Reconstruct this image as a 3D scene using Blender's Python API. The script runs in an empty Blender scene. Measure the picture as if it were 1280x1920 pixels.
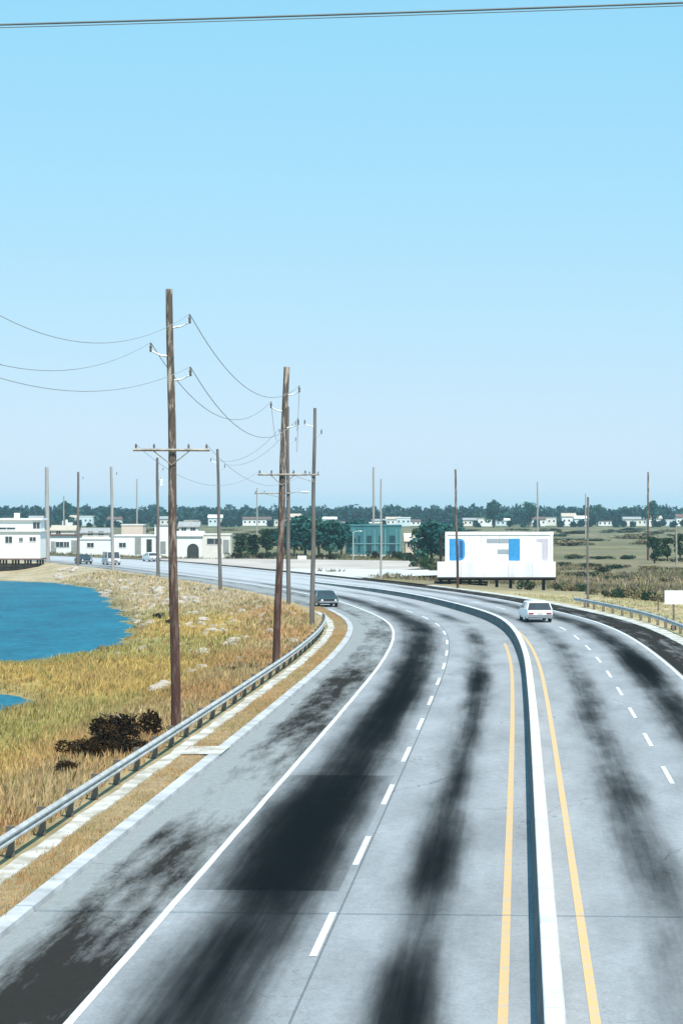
import bpy, math, random
import numpy as np
from mathutils import Vector
random.seed(7); rng = np.random.default_rng(11)
scene = bpy.context.scene
COL = scene.collection
R = math.radians

# ------------------------------------------------------------------ camera
CAM_H = 8.2
FPX = 4600.0
cam = bpy.data.cameras.new('camera'); camo = bpy.data.objects.new('camera', cam); COL.objects.link(camo)
cam.sensor_fit = 'VERTICAL'; cam.sensor_height = 36.0; cam.sensor_width = 24.0
cam.lens = FPX / 1920 * 36.0
cam.shift_y = -5 / 1920
cam.clip_start = 0.5; cam.clip_end = 20000
camo.location = (0, 0, CAM_H); camo.rotation_euler = (R(90), 0, 0)
scene.camera = camo
# ------------------------------------------------------------------ sky and sun
SUN_AZ, SUN_EL = 156.0, 56.0
w = bpy.data.worlds.new('World'); scene.world = w; w.use_nodes = True
nt = w.node_tree; nt.nodes.clear()
sky = nt.nodes.new('ShaderNodeTexSky'); sky.sky_type = 'NISHITA'; sky.sun_disc = False
sky.sun_elevation = R(SUN_EL); sky.sun_rotation = R(SUN_AZ)
sky.altitude = 0; sky.air_density = 1.0; sky.dust_density = 0.35; sky.ozone_density = 3.0
bg = nt.nodes.new('ShaderNodeBackground'); bg.inputs['Strength'].default_value = 0.1
wo = nt.nodes.new('ShaderNodeOutputWorld')

# the film's even cyan sky: a per-channel tone curve on the physical sky
sepc = nt.nodes.new('ShaderNodeSeparateColor'); comb = nt.nodes.new('ShaderNodeCombineColor'); nt.links.new(sky.outputs[0], sepc.inputs[0])
for ch, (gm, am) in enumerate(((.67, .668), (.24, .705), (.12, .815))):
    m0 = nt.nodes.new('ShaderNodeMath'); m0.operation = 'MULTIPLY'; m0.inputs[1].default_value = .1
    m1 = nt.nodes.new('ShaderNodeMath'); m1.operation = 'POWER'; m1.inputs[1].default_value = gm
    m2 = nt.nodes.new('ShaderNodeMath'); m2.operation = 'MULTIPLY'; m2.inputs[1].default_value = am*10
    nt.links.new(sepc.outputs[ch], m0.inputs[0]); nt.links.new(m0.outputs[0], m1.inputs[0]); nt.links.new(m1.outputs[0], m2.inputs[0]); nt.links.new(m2.outputs[0], comb.inputs[ch])
nt.links.new(comb.outputs[0], bg.inputs[0])
nt.links.new(bg.outputs[0], wo.inputs[0])
sun = bpy.data.lights.new('sun', 'SUN'); sun.energy = 4.7; sun.angle = R(0.5); sun.color = (1.0, 0.95, 0.87)
suno = bpy.data.objects.new('sun', sun); COL.objects.link(suno)
sd = Vector((math.sin(R(SUN_AZ)) * math.cos(R(SUN_EL)), math.cos(R(SUN_AZ)) * math.cos(R(SUN_EL)), math.sin(R(SUN_EL))))
suno.rotation_euler = sd.to_track_quat('Z', 'Y').to_euler(); suno.location = (30, -30, 60)
vs = scene.view_settings
vs.view_transform = 'Standard'; vs.look = 'None'; vs.exposure = 0.35; vs.gamma = 1.0; vs.use_curve_mapping = False

# ------------------------------------------------------------------ materials
class NT:
    def __init__(s, name):
        s.m = bpy.data.materials.new(name); s.m.use_nodes = True
        s.t = s.m.node_tree; s.n = s.t.nodes; s.b = s.n['Principled BSDF']
    def new(s, k): return s.n.new(k)
    def link(s, a, b): s.t.links.new(a, b)
    def put(s, sock, v):
        if isinstance(v, (int, float)): sock.default_value = v
        else: s.link(v, sock)
    def math(s, op, a, b=0.0, clamp=False):
        n = s.new('ShaderNodeMath'); n.operation = op; n.use_clamp = clamp
        s.put(n.inputs[0], a); s.put(n.inputs[1], b); return n.outputs[0]
    def noise(s, vec, scale=1.0, detail=4, rough=0.55):
        n = s.new('ShaderNodeTexNoise'); n.inputs['Scale'].default_value = scale
        n.inputs['Detail'].default_value = detail; n.inputs['Roughness'].default_value = rough
        s.link(vec, n.inputs['Vector']); return n.outputs['Fac']
    def mapping(s, vec, scale):
        n = s.new('ShaderNodeMapping'); n.inputs['Scale'].default_value = scale; s.link(vec, n.inputs['Vector']); return n.outputs[0]
    def mix(s, f, a, b, mode='MIX'):
        n = s.new('ShaderNodeMix'); n.data_type = 'RGBA'; n.blend_type = mode
        s.put(n.inputs['Factor'], f)
        for k, v in (('A', a), ('B', b)):
            sk = [i for i in n.inputs if i.name == k and i.type == 'RGBA'][0]
            if isinstance(v, tuple): sk.default_value = (*v[:3], 1)
            else: s.link(v, sk)
        return [o for o in n.outputs if o.type == 'RGBA'][0]
    def ramp(s, f, lo, hi):
        n = s.new('ShaderNodeMapRange'); n.inputs['From Min'].default_value = lo; n.inputs['From Max'].default_value = hi
        s.link(f, n.inputs['Value']); return n.outputs[0]
    def bump(s, h, strength=0.3, dist=0.02):
        n = s.new('ShaderNodeBump'); n.inputs['Strength'].default_value = strength; n.inputs['Distance'].default_value = dist
        s.link(h, n.inputs['Height']); s.link(n.outputs[0], s.b.inputs['Normal'])

MATS = {}
def mat(name, c1, c2=None, scale=2.0, rough=0.8, metal=0.0, spec=0.3, stretch=(1, 1, 1), bump=0.2, lo=0.35, hi=0.65, dist=0.02):
    if name in MATS: return MATS[name]
    g = NT(name); tc = g.new('ShaderNodeTexCoord')
    v = g.mapping(tc.outputs['Object'], stretch)
    f = g.noise(v, scale)
    g.link(g.mix(g.ramp(f, lo, hi), c1, c2 or tuple(x * .8 for x in c1)), g.b.inputs['Base Color'])
    g.b.inputs['Roughness'].default_value = rough; g.b.inputs['Metallic'].default_value = metal
    g.b.inputs['Specular IOR Level'].default_value = spec
    if bump: g.bump(g.noise(v, scale * 4), bump, dist)
    MATS[name] = g.m; return g.m

# ------------------------------------------------------------------ mesh helper
class MB:
    def __init__(s): s.v = []; s.f = []
    def add(s, vs_, fs):
        n = len(s.v); s.v += [tuple(p) for p in vs_]; s.f += [tuple(i + n for i in f) for f in fs]
    def box(s, x0, x1, y0, y1, z0, z1):
        s.add([(x0,y0,z0),(x1,y0,z0),(x1,y1,z0),(x0,y1,z0),(x0,y0,z1),(x1,y0,z1),(x1,y1,z1),(x0,y1,z1)],
              [(0,3,2,1),(4,5,6,7),(0,1,5,4),(1,2,6,5),(2,3,7,6),(3,0,4,7)]); return s
    def tube(s, pts, rad, n=8):
        pts = [Vector(p) for p in pts]
        rad = rad if isinstance(rad, (list, tuple)) else [rad] * len(pts)
        rings = []
        for i, p in enumerate(pts):
            t = (pts[min(i+1, len(pts)-1)] - pts[max(i-1, 0)]).normalized()
            a = Vector((0, 0, 1)) if abs(t.z) < 0.9 else Vector((1, 0, 0))
            x = t.cross(a).normalized(); y = t.cross(x).normalized()
            rings.append([p + (x * math.cos(2*math.pi*k/n) + y * math.sin(2*math.pi*k/n)) * rad[i] for k in range(n)])
        vs_ = [q for r in rings for q in r]; fs = []
        for i in range(len(pts) - 1):
            for k in range(n):
                a, b = i*n + k, i*n + (k+1) % n
                fs.append((a, b, b+n, a+n))
        fs.append(tuple(range(n-1, -1, -1))); fs.append(tuple((len(pts)-1)*n + k for k in range(n)))
        s.add(vs_, fs); return s
    def loft(s, rings, cap=True):
        n = len(rings[0]); vs_ = [p for r in rings for p in r]; fs = []
        for i in range(len(rings) - 1):
            for k in range(n):
                a, b = i*n + k, i*n + (k+1) % n
                fs.append((a, b, b+n, a+n))
        if cap: fs.append(tuple(range(n-1, -1, -1))); fs.append(tuple((len(rings)-1)*n + k for k in range(n)))
        s.add(vs_, fs); return s
    def mesh(s, name, m=None, smooth=False):
        me = bpy.data.meshes.new(name); me.from_pydata(s.v, [], s.f); me.update()
        if m: me.materials.append(m)
        if smooth:
            me.polygons.foreach_set('use_smooth', [True]*len(me.polygons))
            me.set_sharp_from_angle(angle=R(40))
        return me
    def build(s, name, m=None, parent=None, smooth=False, loc=None):
        return link(name, s.mesh(name, m, smooth), parent, loc)
def link(name, me, parent=None, loc=None, rz=0):
    o = bpy.data.objects.new(name, me); COL.objects.link(o)
    if parent: o.parent = parent
    if loc is not None: o.location = loc
    o.rotation_euler.z = rz
    return o
def thing(name, label, cat, loc=(0, 0, 0), rz=0, group=None):
    o = link(name, None, None, loc, rz); o.empty_display_size = .3; return tag(o, label, cat, group)
def tag(o, label, cat, group=None):
    o['label'] = label; o['category'] = cat
    if group: o['group'] = group
    return o
def structure(o, kind='structure', label=None):
    o['kind'] = kind
    if label: o['label'] = label
    return o
def copy_tree(o, parent=None):
    c = o.copy(); COL.objects.link(c)
    if parent: c.parent = parent
    for ch in o.children: copy_tree(ch, c)
    return c

# ------------------------------------------------------------------ road alignment
cp = np.array([(39.1,3.18),(69.2,5.37),(95.5,7.27),(127.9,9.5),(150,10.65),(165,11.1),(178,11.05),(190,10.3),(208,8.6),(222,7.0),(233,5.3),
               (264,-1.0),(297,-9.3),(330,-18.2),(352,-24.4),(380,-33.0),(405,-43.5),(430,-58),(455,-77),(480,-102),(500,-130)])
yy = np.arange(-60, 500.01, 0.5)
xx = np.interp(yy, cp[:,0], cp[:,1]); xx[yy < 39.1] = 3.18 - (39.1 - yy[yy < 39.1]) * 0.0726
k = np.exp(-0.5*(np.arange(-60, 61)*0.5/8.0)**2); k /= k.sum()
pad = 60
xe = np.concatenate([xx[0] - (np.arange(pad,0,-1))*0.5*0.0726, xx, xx[-1] + np.arange(1,pad+1)*(xx[-1]-xx[-2])])
xx = np.convolve(xe, k, 'valid')
PX = np.stack([xx, yy], 1)
seg = np.hypot(*np.diff(PX, axis=0).T); S_ = np.concatenate([[0], np.cumsum(seg)])
def s_of_y(y): return float(np.interp(y, PX[:,1], S_))
STEP = 1.5
ST = np.arange(0, S_[-1], STEP)
CX = np.interp(ST, S_, PX[:,0]); CY = np.interp(ST, S_, PX[:,1])
TX = np.gradient(CX, ST); TY = np.gradient(CY, ST); L_ = np.hypot(TX, TY); TX /= L_; TY /= L_
NX, NY = TY, -TX                         # unit normal pointing to the right of travel
def at(s, u, z=0.0):
    return Vector((np.interp(s, ST, CX) + u*np.interp(s, ST, NX), np.interp(s, ST, CY) + u*np.interp(s, ST, NY), z))
def heading(s): return math.atan2(-np.interp(s, ST, TX), np.interp(s, ST, TY))   # rotation z of +Y along the road
def offset_of(x, y):
    x = np.atleast_1d(np.asarray(x, float)).ravel(); y = np.atleast_1d(np.asarray(y, float)).ravel()
    u = np.empty_like(x); sv = np.empty_like(x)
    for i in range(0, len(x), 4000):
        dx = x[i:i+4000, None] - CX[None]; dy = y[i:i+4000, None] - CY[None]
        j = np.argmin(dx*dx + dy*dy, axis=1); r = np.arange(len(j))
        uu = dx[r, j]*NX[j] + dy[r, j]*NY[j]
        dd = np.hypot(dx[r, j], dy[r, j])
        u[i:i+4000] = np.sign(uu) * dd; sv[i:i+4000] = ST[j]
    return u, sv
SEND = ST[-1] - 2
S195 = s_of_y(196)

def strip(name, offs, s0, s1, m, parent=None, step=STEP, jitter=0.0):
    """offs: list of (u, z); u may be a function of s. A lofted sheet along the road, UV in metres."""
    ss = np.arange(s0, s1, step); ss = np.append(ss, s1)
    V = []; UVs = []
    for s in ss:
        for (u, z) in offs:
            uu = u(s) if callable(u) else u
            if jitter: uu += jitter * (math.sin(s*1.7+uu) * .5 + math.sin(s*.63+2*uu) * .5)
            V.append(tuple(at(s, uu, z))); UVs.append((uu, s))
    n = len(offs); F = []
    for i in range(len(ss)-1):
        for j in range(n-1):
            a = i*n + j; F.append((a, a+1, a+1+n, a+n))
    me = bpy.data.meshes.new(name); me.from_pydata(V, [], F); me.update()
    uvl = me.uv_layers.new(name='UVMap')
    li = np.empty(len(me.loops), dtype=np.int32); me.loops.foreach_get('vertex_index', li)
    uvl.data.foreach_set('uv', np.array(UVs)[li].ravel())
    me.materials.append(m)
    return link(name, me, parent)

# ------------------------------------------------------------------ road material
def road_material(name, base=(0.345,0.36,0.375), patch=False, shoulder=False):
    g = NT(name); uv = g.new('ShaderNodeUVMap'); sep = g.new('ShaderNodeSeparateXYZ'); g.link(uv.outputs[0], sep.inputs[0])
    u, v = sep.outputs[0], sep.outputs[1]
    streak = g.noise(g.mapping(uv.outputs[0], (0.9, 0.035, 1)), 1.0, 5, .6)
    blot = g.noise(g.mapping(uv.outputs[0], (0.35, 0.075, 1)), 1.0, 3, .5)
    blot2 = g.noise(g.mapping(uv.outputs[0], (0.6, 0.16, 1)), 1.0, 3, .5)
    fine = g.math('MULTIPLY', g.math('ADD', g.noise(g.mapping(uv.outputs[0], (14, 14, 1)), 1.0, 3, .7), g.noise(g.mapping(uv.outputs[0], (4, 2.2, 1)), 1.0, 6, .8)), .5)
    wob = g.math('MULTIPLY', g.math('SUBTRACT', g.noise(g.mapping(uv.outputs[0], (0.02, 0.05, 1)), 1.0, 2), .5), .9)
    def band(c, sig, amp):
        d = g.math('DIVIDE', g.math('SUBTRACT', g.math('ADD', u, wob), c), sig)
        return g.math('MULTIPLY', g.math('EXPONENT', g.math('MULTIPLY', g.math('MULTIPLY', d, d), -1.0)), amp)
    def blob(uc, vc, su, sv, amp):
        a = g.math('DIVIDE', g.math('SUBTRACT', u, uc), su); b = g.math('DIVIDE', g.math('SUBTRACT', v, vc), sv)
        return g.math('MULTIPLY', g.math('EXPONENT', g.math('MULTIPLY', g.math('ADD', g.math('MULTIPLY', a, a), g.math('MULTIPLY', b, b)), -1.0)), amp)
    if not shoulder:
        st = g.math('MULTIPLY', band(-5.75, 1.15, 1.1), g.ramp(blot, -.15, .50))
        s2 = g.math('MULTIPLY', band(-2.25, .72, .9), g.ramp(blot, .08, .75))
        s3 = g.math('MULTIPLY', band(2.6, .85, .85), g.ramp(blot2, .0, .8))
        s4 = g.math('MULTIPLY', band(6.05, 1.0, 1.1), g.ramp(blot, -.15, .65))
        st = g.math('ADD', g.math('ADD', st, s2), g.math('ADD', s3, s4))
        for (uc, yc, su, sv, am) in ((-2.35, 57, .55, 5.5, .8), (-2.2, 74, .4, 7, .5), (-2.3, 40, .6, 6, .8), (-2.1, 92, .35, 8, .6), (-2.2, 115, .5, 12, .5),
                                 (2.6, 70, .6, 6, .35), (2.7, 56, .6, 4, .3), (2.4, 100, .5, 8, .3), (6.3, 128, .8, 10, .7), (-5.8, 62, 1.3, 11, .5), (-5.5, 100, .7, 20, .5)):
            st = g.math('ADD', st, blob(uc, s_of_y(yc), su, sv, am))
        st = g.math('MULTIPLY', st, g.math('ADD', g.math('MULTIPLY', g.noise(g.mapping(uv.outputs[0], (4.5, .07, 1)), 1.0, 4, .6), .6), .70))
        st = g.math('ADD', st, g.math('MULTIPLY', g.math('SUBTRACT', g.noise(g.mapping(uv.outputs[0], (1.5, .2, 1)), 1.0, 5, .65), .5), .55))
        st = g.math('MAXIMUM', st, 0.0)
        if patch: st = g.math('ADD', g.math('MULTIPLY', st, 1.1), .12)
        # past the curve the lane stains fade
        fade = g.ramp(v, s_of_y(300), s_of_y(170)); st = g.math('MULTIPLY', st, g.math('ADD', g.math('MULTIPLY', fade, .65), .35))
        st = g.math('MULTIPLY', st, g.math('ADD', g.math('MULTIPLY', streak, .9), .55))
        st = g.math('SUBTRACT', 1.0, g.math('EXPONENT', g.math('MULTIPLY', g.math('MULTIPLY', st, st), -1.6)))
        inv = g.math('SUBTRACT', 1.0, g.math('MULTIPLY', st, .93)); st = g.math('SUBTRACT', 1.0, g.math('MULTIPLY', inv, inv))
        tone = g.mix(g.ramp(blot2, .3, .7), tuple(x*.88 for x in base), tuple(x*1.16 for x in base))
        tone = g.mix(g.math('MULTIPLY', g.ramp(streak, .5, .8), .3), tone, tuple(x*1.4 for x in base))
        tone = g.mix(g.ramp(v, s_of_y(190), s_of_y(270)), tone, (.50,.52,.54))  # far base lightened: grazing sky sheen painted into the road colour
        sj = g.math('LESS_THAN', g.math('ABSOLUTE', g.math('ADD', u, 4.0)), .022); tone = g.mix(g.math('MULTIPLY', sj, .5), tone, (.05,.06,.065))
        c = g.mix(st, tone, (0.003, 0.006, 0.008))
    else:
        dk = g.math('ADD', g.math('MULTIPLY', g.math('SUBTRACT', blot, .5), 1.6), g.math('MULTIPLY', g.math('SUBTRACT', streak, .5), 1.8))
        mott = g.noise(g.mapping(uv.outputs[0], (1.8, .24, 1)), 1.0, 8, .75)
        dk = g.math('ADD', dk, g.math('MULTIPLY', g.math('SUBTRACT', mott, .5), 2.6))
        rightside = g.math('GREATER_THAN', u, 0.0)
        near = blob(-8.3, s_of_y(42), 1.3, 9, 1.05)
        mid = blob(-8.7, s_of_y(71), .9, 6, -.5)
        mid2 = blob(-8.5, s_of_y(108), 1.0, 24, .8)
        mid3 = g.math('ADD', blob(-8.4, s_of_y(58), .5, 5, .8), blob(-9.4, s_of_y(60), .25, 4, .7))
        edge = blob(-9.95, s_of_y(70), .5, 500, -.8)
        st = g.math('ADD', g.math('ADD', g.math('ADD', dk, g.math('ADD', near, mid3)), g.math('ADD', mid, mid2)), g.math('ADD', edge, .26))
        st = g.math('ADD', st, g.math('MULTIPLY', rightside, .8), clamp=True)
        c = g.mix(st, (0.33, 0.345, 0.345), (0.035, 0.033, 0.031))
    c = g.mix(g.math('MULTIPLY', g.ramp(fine, .3, .7), .42), c, (0.01, 0.01, 0.01))
    vo = g.new('ShaderNodeTexVoronoi'); vo.feature = 'DISTANCE_TO_EDGE'; vo.inputs['Scale'].default_value = 1.0
    wv = g.new('ShaderNodeVectorMath'); wv.operation = 'ADD'; nn = g.new('ShaderNodeTexNoise'); nn.inputs['Scale'].default_value = .8; nn.inputs['Detail'].default_value = 5
    g.link(uv.outputs[0], nn.inputs['Vector']); g.link(uv.outputs[0], wv.inputs[0]); g.link(nn.outputs['Color'], wv.inputs[1])
    g.link(g.mapping(wv.outputs[0], (.27, .11, 1)), vo.inputs['Vector'])
    ck = g.math('MULTIPLY', g.math('LESS_THAN', vo.outputs['Distance'], .006), g.ramp(g.noise(g.mapping(uv.outputs[0], (.15, .05, 1)), 1.0, 2), .48, .6), clamp=True)
    c = g.mix(g.math('MULTIPLY', ck, .6 if shoulder else .35), c, (.03,.032,.035))
    # transverse joints every 12.2 m, fine dark lines
    if not patch:
        jt = g.math('ABSOLUTE', g.math('SUBTRACT', g.math('FRACT', g.math('DIVIDE', v, 24.4)), .5))
        jl = g.math('MULTIPLY', g.math('LESS_THAN', jt, .0012), .14)
        c = g.mix(jl, c, (0.03, 0.035, 0.04))
    g.link(c, g.b.inputs['Base Color']); g.b.inputs['Roughness'].default_value = .75
    g.b.inputs['Specular IOR Level'].default_value = .0
    g.bump(fine, .2, .008)
    return g.m
def worn_paint(name, col, under, lo=.32, hi=.5):
    g = NT(name); tc = g.new('ShaderNodeTexCoord')
    n = g.noise(tc.outputs['Object'], 3.0, 6, .7)
    g.link(g.mix(g.ramp(n, lo, hi), under, col), g.b.inputs['Base Color'])
    g.b.inputs['Roughness'].default_value = .7; return g.m
M_road = road_material('road_concrete'); M_patch = road_material('road_patch', patch=True)
M_sh = road_material('shoulder_asphalt', shoulder=True)
M_white = worn_paint('white_line_paint', (.70,.71,.70), (.42,.45,.48), .33, .5)
M_yellow = worn_paint('yellow_line_paint', (.62,.40,.17), (.46,.38,.30), .36, .52)
M_kerb = mat('kerb_concrete', (.54,.54,.55), (.32,.32,.32), .9, .9, lo=.3, hi=.7)
M_pale = mat('pale_concrete', (.60,.58,.54), (.36,.33,.27), .9, .9, lo=.38, hi=.62)
M_barr = mat('barrier_concrete', (.66,.66,.65), (.42,.43,.44), .7, .85, stretch=(1,1,.4), lo=.45, hi=.8)
M_gravel = mat('packed_gravel', (.42,.38,.32), (.30,.27,.22), .35, .95)
def ground_material(name, attr=True):
    g = NT(name); tc = g.new('ShaderNodeTexCoord'); at_ = g.new('ShaderNodeAttribute'); at_.attribute_name = 'tint'
    n1 = g.noise(tc.outputs['Object'], .22, 6, .65); n2 = g.noise(tc.outputs['Object'], 1.9, 5, .7)
    n3 = g.noise(g.mapping(tc.outputs['Object'], (1, .35, 1)), .09, 4, .6)
    c = g.mix(g.math('MULTIPLY', g.ramp(n1, .42, .66), .55), at_.outputs['Color'], (.17, .145, .05))
    c = g.mix(g.math('MULTIPLY', g.ramp(n3, .48, .68), .4), c, (.42, .32, .17))
    c = g.mix(g.math('MULTIPLY', g.ramp(n2, .5, .72), .55), c, (.10, .075, .03))
    g.link(c, g.b.inputs['Base Color']); g.b.inputs['Roughness'].default_value = .95; g.b.inputs['Specular IOR Level'].default_value = .1
    g.bump(n2, .6, .12); return g.m
M_ground = ground_material('ground_dry_grass')
def blades_material(name):
    g = NT(name); at_ = g.new('ShaderNodeAttribute'); at_.attribute_name = 'tint'
    g.link(at_.outputs['Color'], g.b.inputs['Base Color']); g.b.inputs['Roughness'].default_value = .8
    g.b.inputs['Specular IOR Level'].default_value = .04
    return g.m
M_blades = blades_material('dry_grass_blades')
M_leaf = blades_material('foliage_leaves')

# ------------------------------------------------------------------ terrain
WPOLY = np.array([(-600,120),(-60,122),(-40,134),(-28,143),(-21.5,150),(-17.5,159),(-16.2,168),(-15.9,180),(-16.8,193),(-17.8,205),(-20,222),(-23,244),
                  (-26,268),(-29,290),(-33,308),(-38,320),(-47,331),(-70,340),(-600,350)], float)
W2 = np.array([(-60,108),(-20,110),(-16.4,113),(-15.7,118),(-16.2,124),(-18.6,128),(-60,126)], float)
def poly_sd(px, py, P):
    inside = np.zeros(px.shape, bool); d = np.full(px.shape, 1e9)
    n = len(P)
    for i in range(n):
        x0, y0 = P[i]; x1, y1 = P[(i+1) % n]
        ex, ey = x1-x0, y1-y0; t = np.clip(((px-x0)*ex + (py-y0)*ey)/(ex*ex+ey*ey), 0, 1)
        d = np.minimum(d, np.hypot(px-x0-t*ex, py-y0-t*ey))
        c = ((y0 > py) != (y1 > py)) & (px < (x1-x0)*(py-y0)/(y1-y0+1e-12) + x0)
        inside ^= c
    return np.where(inside, -d, d)
def sm(t): t = np.clip(t, 0, 1); return t*t*(3-2*t)
WATER_Z = -1.4
SIDE_P0, SIDE_P1 = np.array((2.0, 312.)), np.array((70., 400.))
LOT = np.array([(-36,385),(-26,362),(-10,338),(4,322),(12,345),(14,372),(11,392),(-14,408),(-31,410)], float)
def ground_z(x, y, u=None):
    x = np.asarray(x, float).ravel(); y = np.asarray(y, float).ravel()
    if u is None: u, _ = offset_of(x, y)
    bumpy = .14*np.sin(x*.31+1.3*np.sin(y*.11)) + .12*np.sin(y*.23+x*.17) + .07*np.sin(x*.9+y*.4)
    left = -.05 - .95*sm((-u-12.9)/7.5) + bumpy*sm((-u-14)/6)
    right = -.06 - .85*sm((u-12)/18) + bumpy*.7*sm((u-13)/8)
    h = np.where(u < 0, left, right)
    road = np.abs(u) < 12.0
    h = np.where(road, -.28, h)
    far = sm((y-900)/500); h = h*(1-far) + (-.5)*far
    lot = sm(1 - poly_sd(x, y, LOT)/4.0); h = h*(1-lot) + (-.25)*lot
    t = ((x-SIDE_P0[0])*68 + (y-SIDE_P0[1])*88)/(68**2+88**2); tc = np.clip(t, -.1, 1.2)
    tc = np.minimum(tc, .3); dside = np.hypot(x-SIDE_P0[0]-tc*68, y-SIDE_P0[1]-tc*88)
    sdm = sm(1-(dside-5)/4.0); h = h*(1-sdm) + (-.3)*sdm
    for P in (WPOLY, W2):
        jag = .9*np.sin(x*.8+y*.5) + .6*np.sin(y*1.3-x*.6)
        sdw = poly_sd(x, y, P) + jag*.6
        h = np.where(sdw < 0, WATER_Z - np.minimum(.9, -sdw*.2), WATER_Z + sm(sdw/3.5)*(h-WATER_Z))
    return h
def tint_of(x, y, u, jitter=True):
    n = len(x)
    def C(*c): return np.tile(np.array(c, float), (n, 1))
    q = .5+.5*np.sin(x*.13+y*.05+1.7*np.sin(y*.043)); q = q[:,None]
    q2 = (.5+.5*np.sin(y*.21+x*.31+2*np.sin(x*.11)))[:,None]
    q3 = sm(.5+1.1*np.sin((y-118)/9.0+.35*np.sin(x*.2)))[:,None]; marsh = C(.44,.31,.10)*q3 + C(.31,.265,.09)*(1-q3)
    bank = C(.40,.225,.105)*q2 + C(.38,.28,.155)*(1-q2)
    k1 = sm((-u-15.0)/5)[:,None]
    left = bank*(1-k1) + marsh*k1
    shore = C(.46,.37,.25); k2 = sm((y-195)/50)[:,None]
    left = left*(1-k2) + shore*k2
    fg = C(.47,.38,.23)*q2 + C(.37,.33,.18)*(1-q2)
    k3 = sm((y-238)/35)[:,None]; right = fg*(1-k3) + (C(.25,.20,.13)*q + C(.165,.14,.09)*(1-q))*k3
    k4 = sm((y-420)/250)[:,None]; right = right*(1-k4) + C(.15,.14,.095)*k4
    c = np.where((u < 0)[:,None], left, right)
    for P_ in (WPOLY, W2):
        kw = (1-sm(np.abs(poly_sd(x, y, P_)-.3)/2.2))[:,None]; c = c*(1-.65*kw) + C(.15,.135,.07)*.65*kw
    k5 = sm((y-400)/60)[:,None]; c = c*(1-k5) + (C(.17,.155,.10)*q + C(.12,.125,.075)*(1-q))*k5
    k6 = sm((y-1100)/200)[:,None]; c = c*(1-k6) + C(.06,.09,.05)*k6
    return c
def axis(a, b, st, lo, hi):
    core = list(np.arange(a, b+1e-6, st)); d = st; x = b
    while x < hi: d *= 1.18; x += d; core.append(x)
    d = st; x = a
    while x > lo: d *= 1.18; x -= d; core.insert(0, x)
    return np.array(core)
gx = axis(-75, 65, 1.0, -3200, 3200); gy = axis(25, 440, 1.6, -260, 6500)
GX, GY = np.meshgrid(gx, gy); fx, fy = GX.ravel(), GY.ravel()
fu, fs_ = offset_of(fx, fy)
fz = ground_z(fx, fy, fu)
nx, ny = len(gx), len(gy)
idx = np.arange(nx*ny).reshape(ny, nx)
quads = np.stack([idx[:-1,:-1], idx[:-1,1:], idx[1:,1:], idx[1:,:-1]], -1).reshape(-1, 4)
def np_mesh(name, V, Fq, m, tint=None, per=4):
    me = bpy.data.meshes.new(name); me.vertices.add(len(V)); me.vertices.foreach_set('co', V.astype(np.float32).ravel())
    nf = len(Fq); me.loops.add(nf*per); me.polygons.add(nf)
    me.loops.foreach_set('vertex_index', Fq.astype(np.int32).ravel())
    me.polygons.foreach_set('loop_start', (np.arange(nf)*per).astype(np.int32))
    me.update(calc_edges=True); me.validate()
    if tint is not None:
        a = me.color_attributes.new('tint', 'FLOAT_COLOR', 'POINT')
        a.data.foreach_set('color', np.concatenate([tint, np.ones((len(V),1))], 1).astype(np.float32).ravel())
    me.materials.append(m); return me
me = np_mesh('ground', np.stack([fx, fy, fz], 1), quads, M_ground, tint_of(fx, fy, fu))
me.polygons.foreach_set('use_smooth', [True]*len(me.polygons))
structure(link('ground', me))

# water
g = NT('bay_water'); tc = g.new('ShaderNodeTexCoord')
n1 = g.noise(g.mapping(tc.outputs['Object'], (.6, .25, 1)), .35, 5, .6); n2 = g.noise(g.mapping(tc.outputs['Object'], (1, .6, 1)), 1.6, 4, .6)
g.link(g.mix(g.ramp(g.math('MULTIPLY', g.math('ADD', n1, n2), .5), .38, .62), (.0, .07, .12), (.005, .15, .22)), g.b.inputs['Base Color'])
g.b.inputs['Roughness'].default_value = .4; g.b.inputs['Specular IOR Level'].default_value = .07
g.bump(n2, 1.0, .35); M_water = g.m
structure(MB().box(-900, -8, 90, 370, WATER_Z-.02, WATER_Z).build('water', M_water))

# ------------------------------------------------------------------ road surfaces
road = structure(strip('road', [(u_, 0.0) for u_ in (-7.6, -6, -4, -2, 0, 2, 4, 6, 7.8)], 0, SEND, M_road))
def left_edge(s): return -10.2 - 1.5*float(sm((s - S195)/14))
structure(strip('road_shoulder_left', [(left_edge, 0.0), (-9, 0.0), (-7.6, 0.0)], 0, SEND, M_sh))
structure(strip('road_shoulder_right', [(7.8, 0.0), (9, 0.0), (10.0, 0.0)], 0, SEND, M_sh))
SK = s_of_y(200)
structure(strip('kerb', [(-10.2, -.05), (-10.22, .11), (-10.58, .12), (-10.6, -.05)], 0, SK, M_kerb))
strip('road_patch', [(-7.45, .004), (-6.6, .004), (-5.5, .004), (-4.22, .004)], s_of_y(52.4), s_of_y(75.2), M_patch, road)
strip('edge_line', [(-7.58, .008), (-7.43, .008)], 0, s_of_y(330), M_white, road, jitter=.01)
strip('edge_line', [(7.56, .008), (7.72, .008)], 0, s_of_y(330), M_white, road, jitter=.01)
strip('yellow_line', [(-.70, .008), (-.53, .008)], 0, s_of_y(150), M_yellow, road)
strip('yellow_line', [(.78, .008), (.95, .008)], 0, s_of_y(165), M_yellow, road)
for uo, ph in ((-4.12, 0), (4.2, 5.8)):
    s = s_of_y(44.7) - 11.6*3 + ph
    while s < s_of_y(290):
        strip('lane_dash', [(uo-.07, .008), (uo+.07, .008)], s, s + 4.9, M_white, road); s += 11.6
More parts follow.
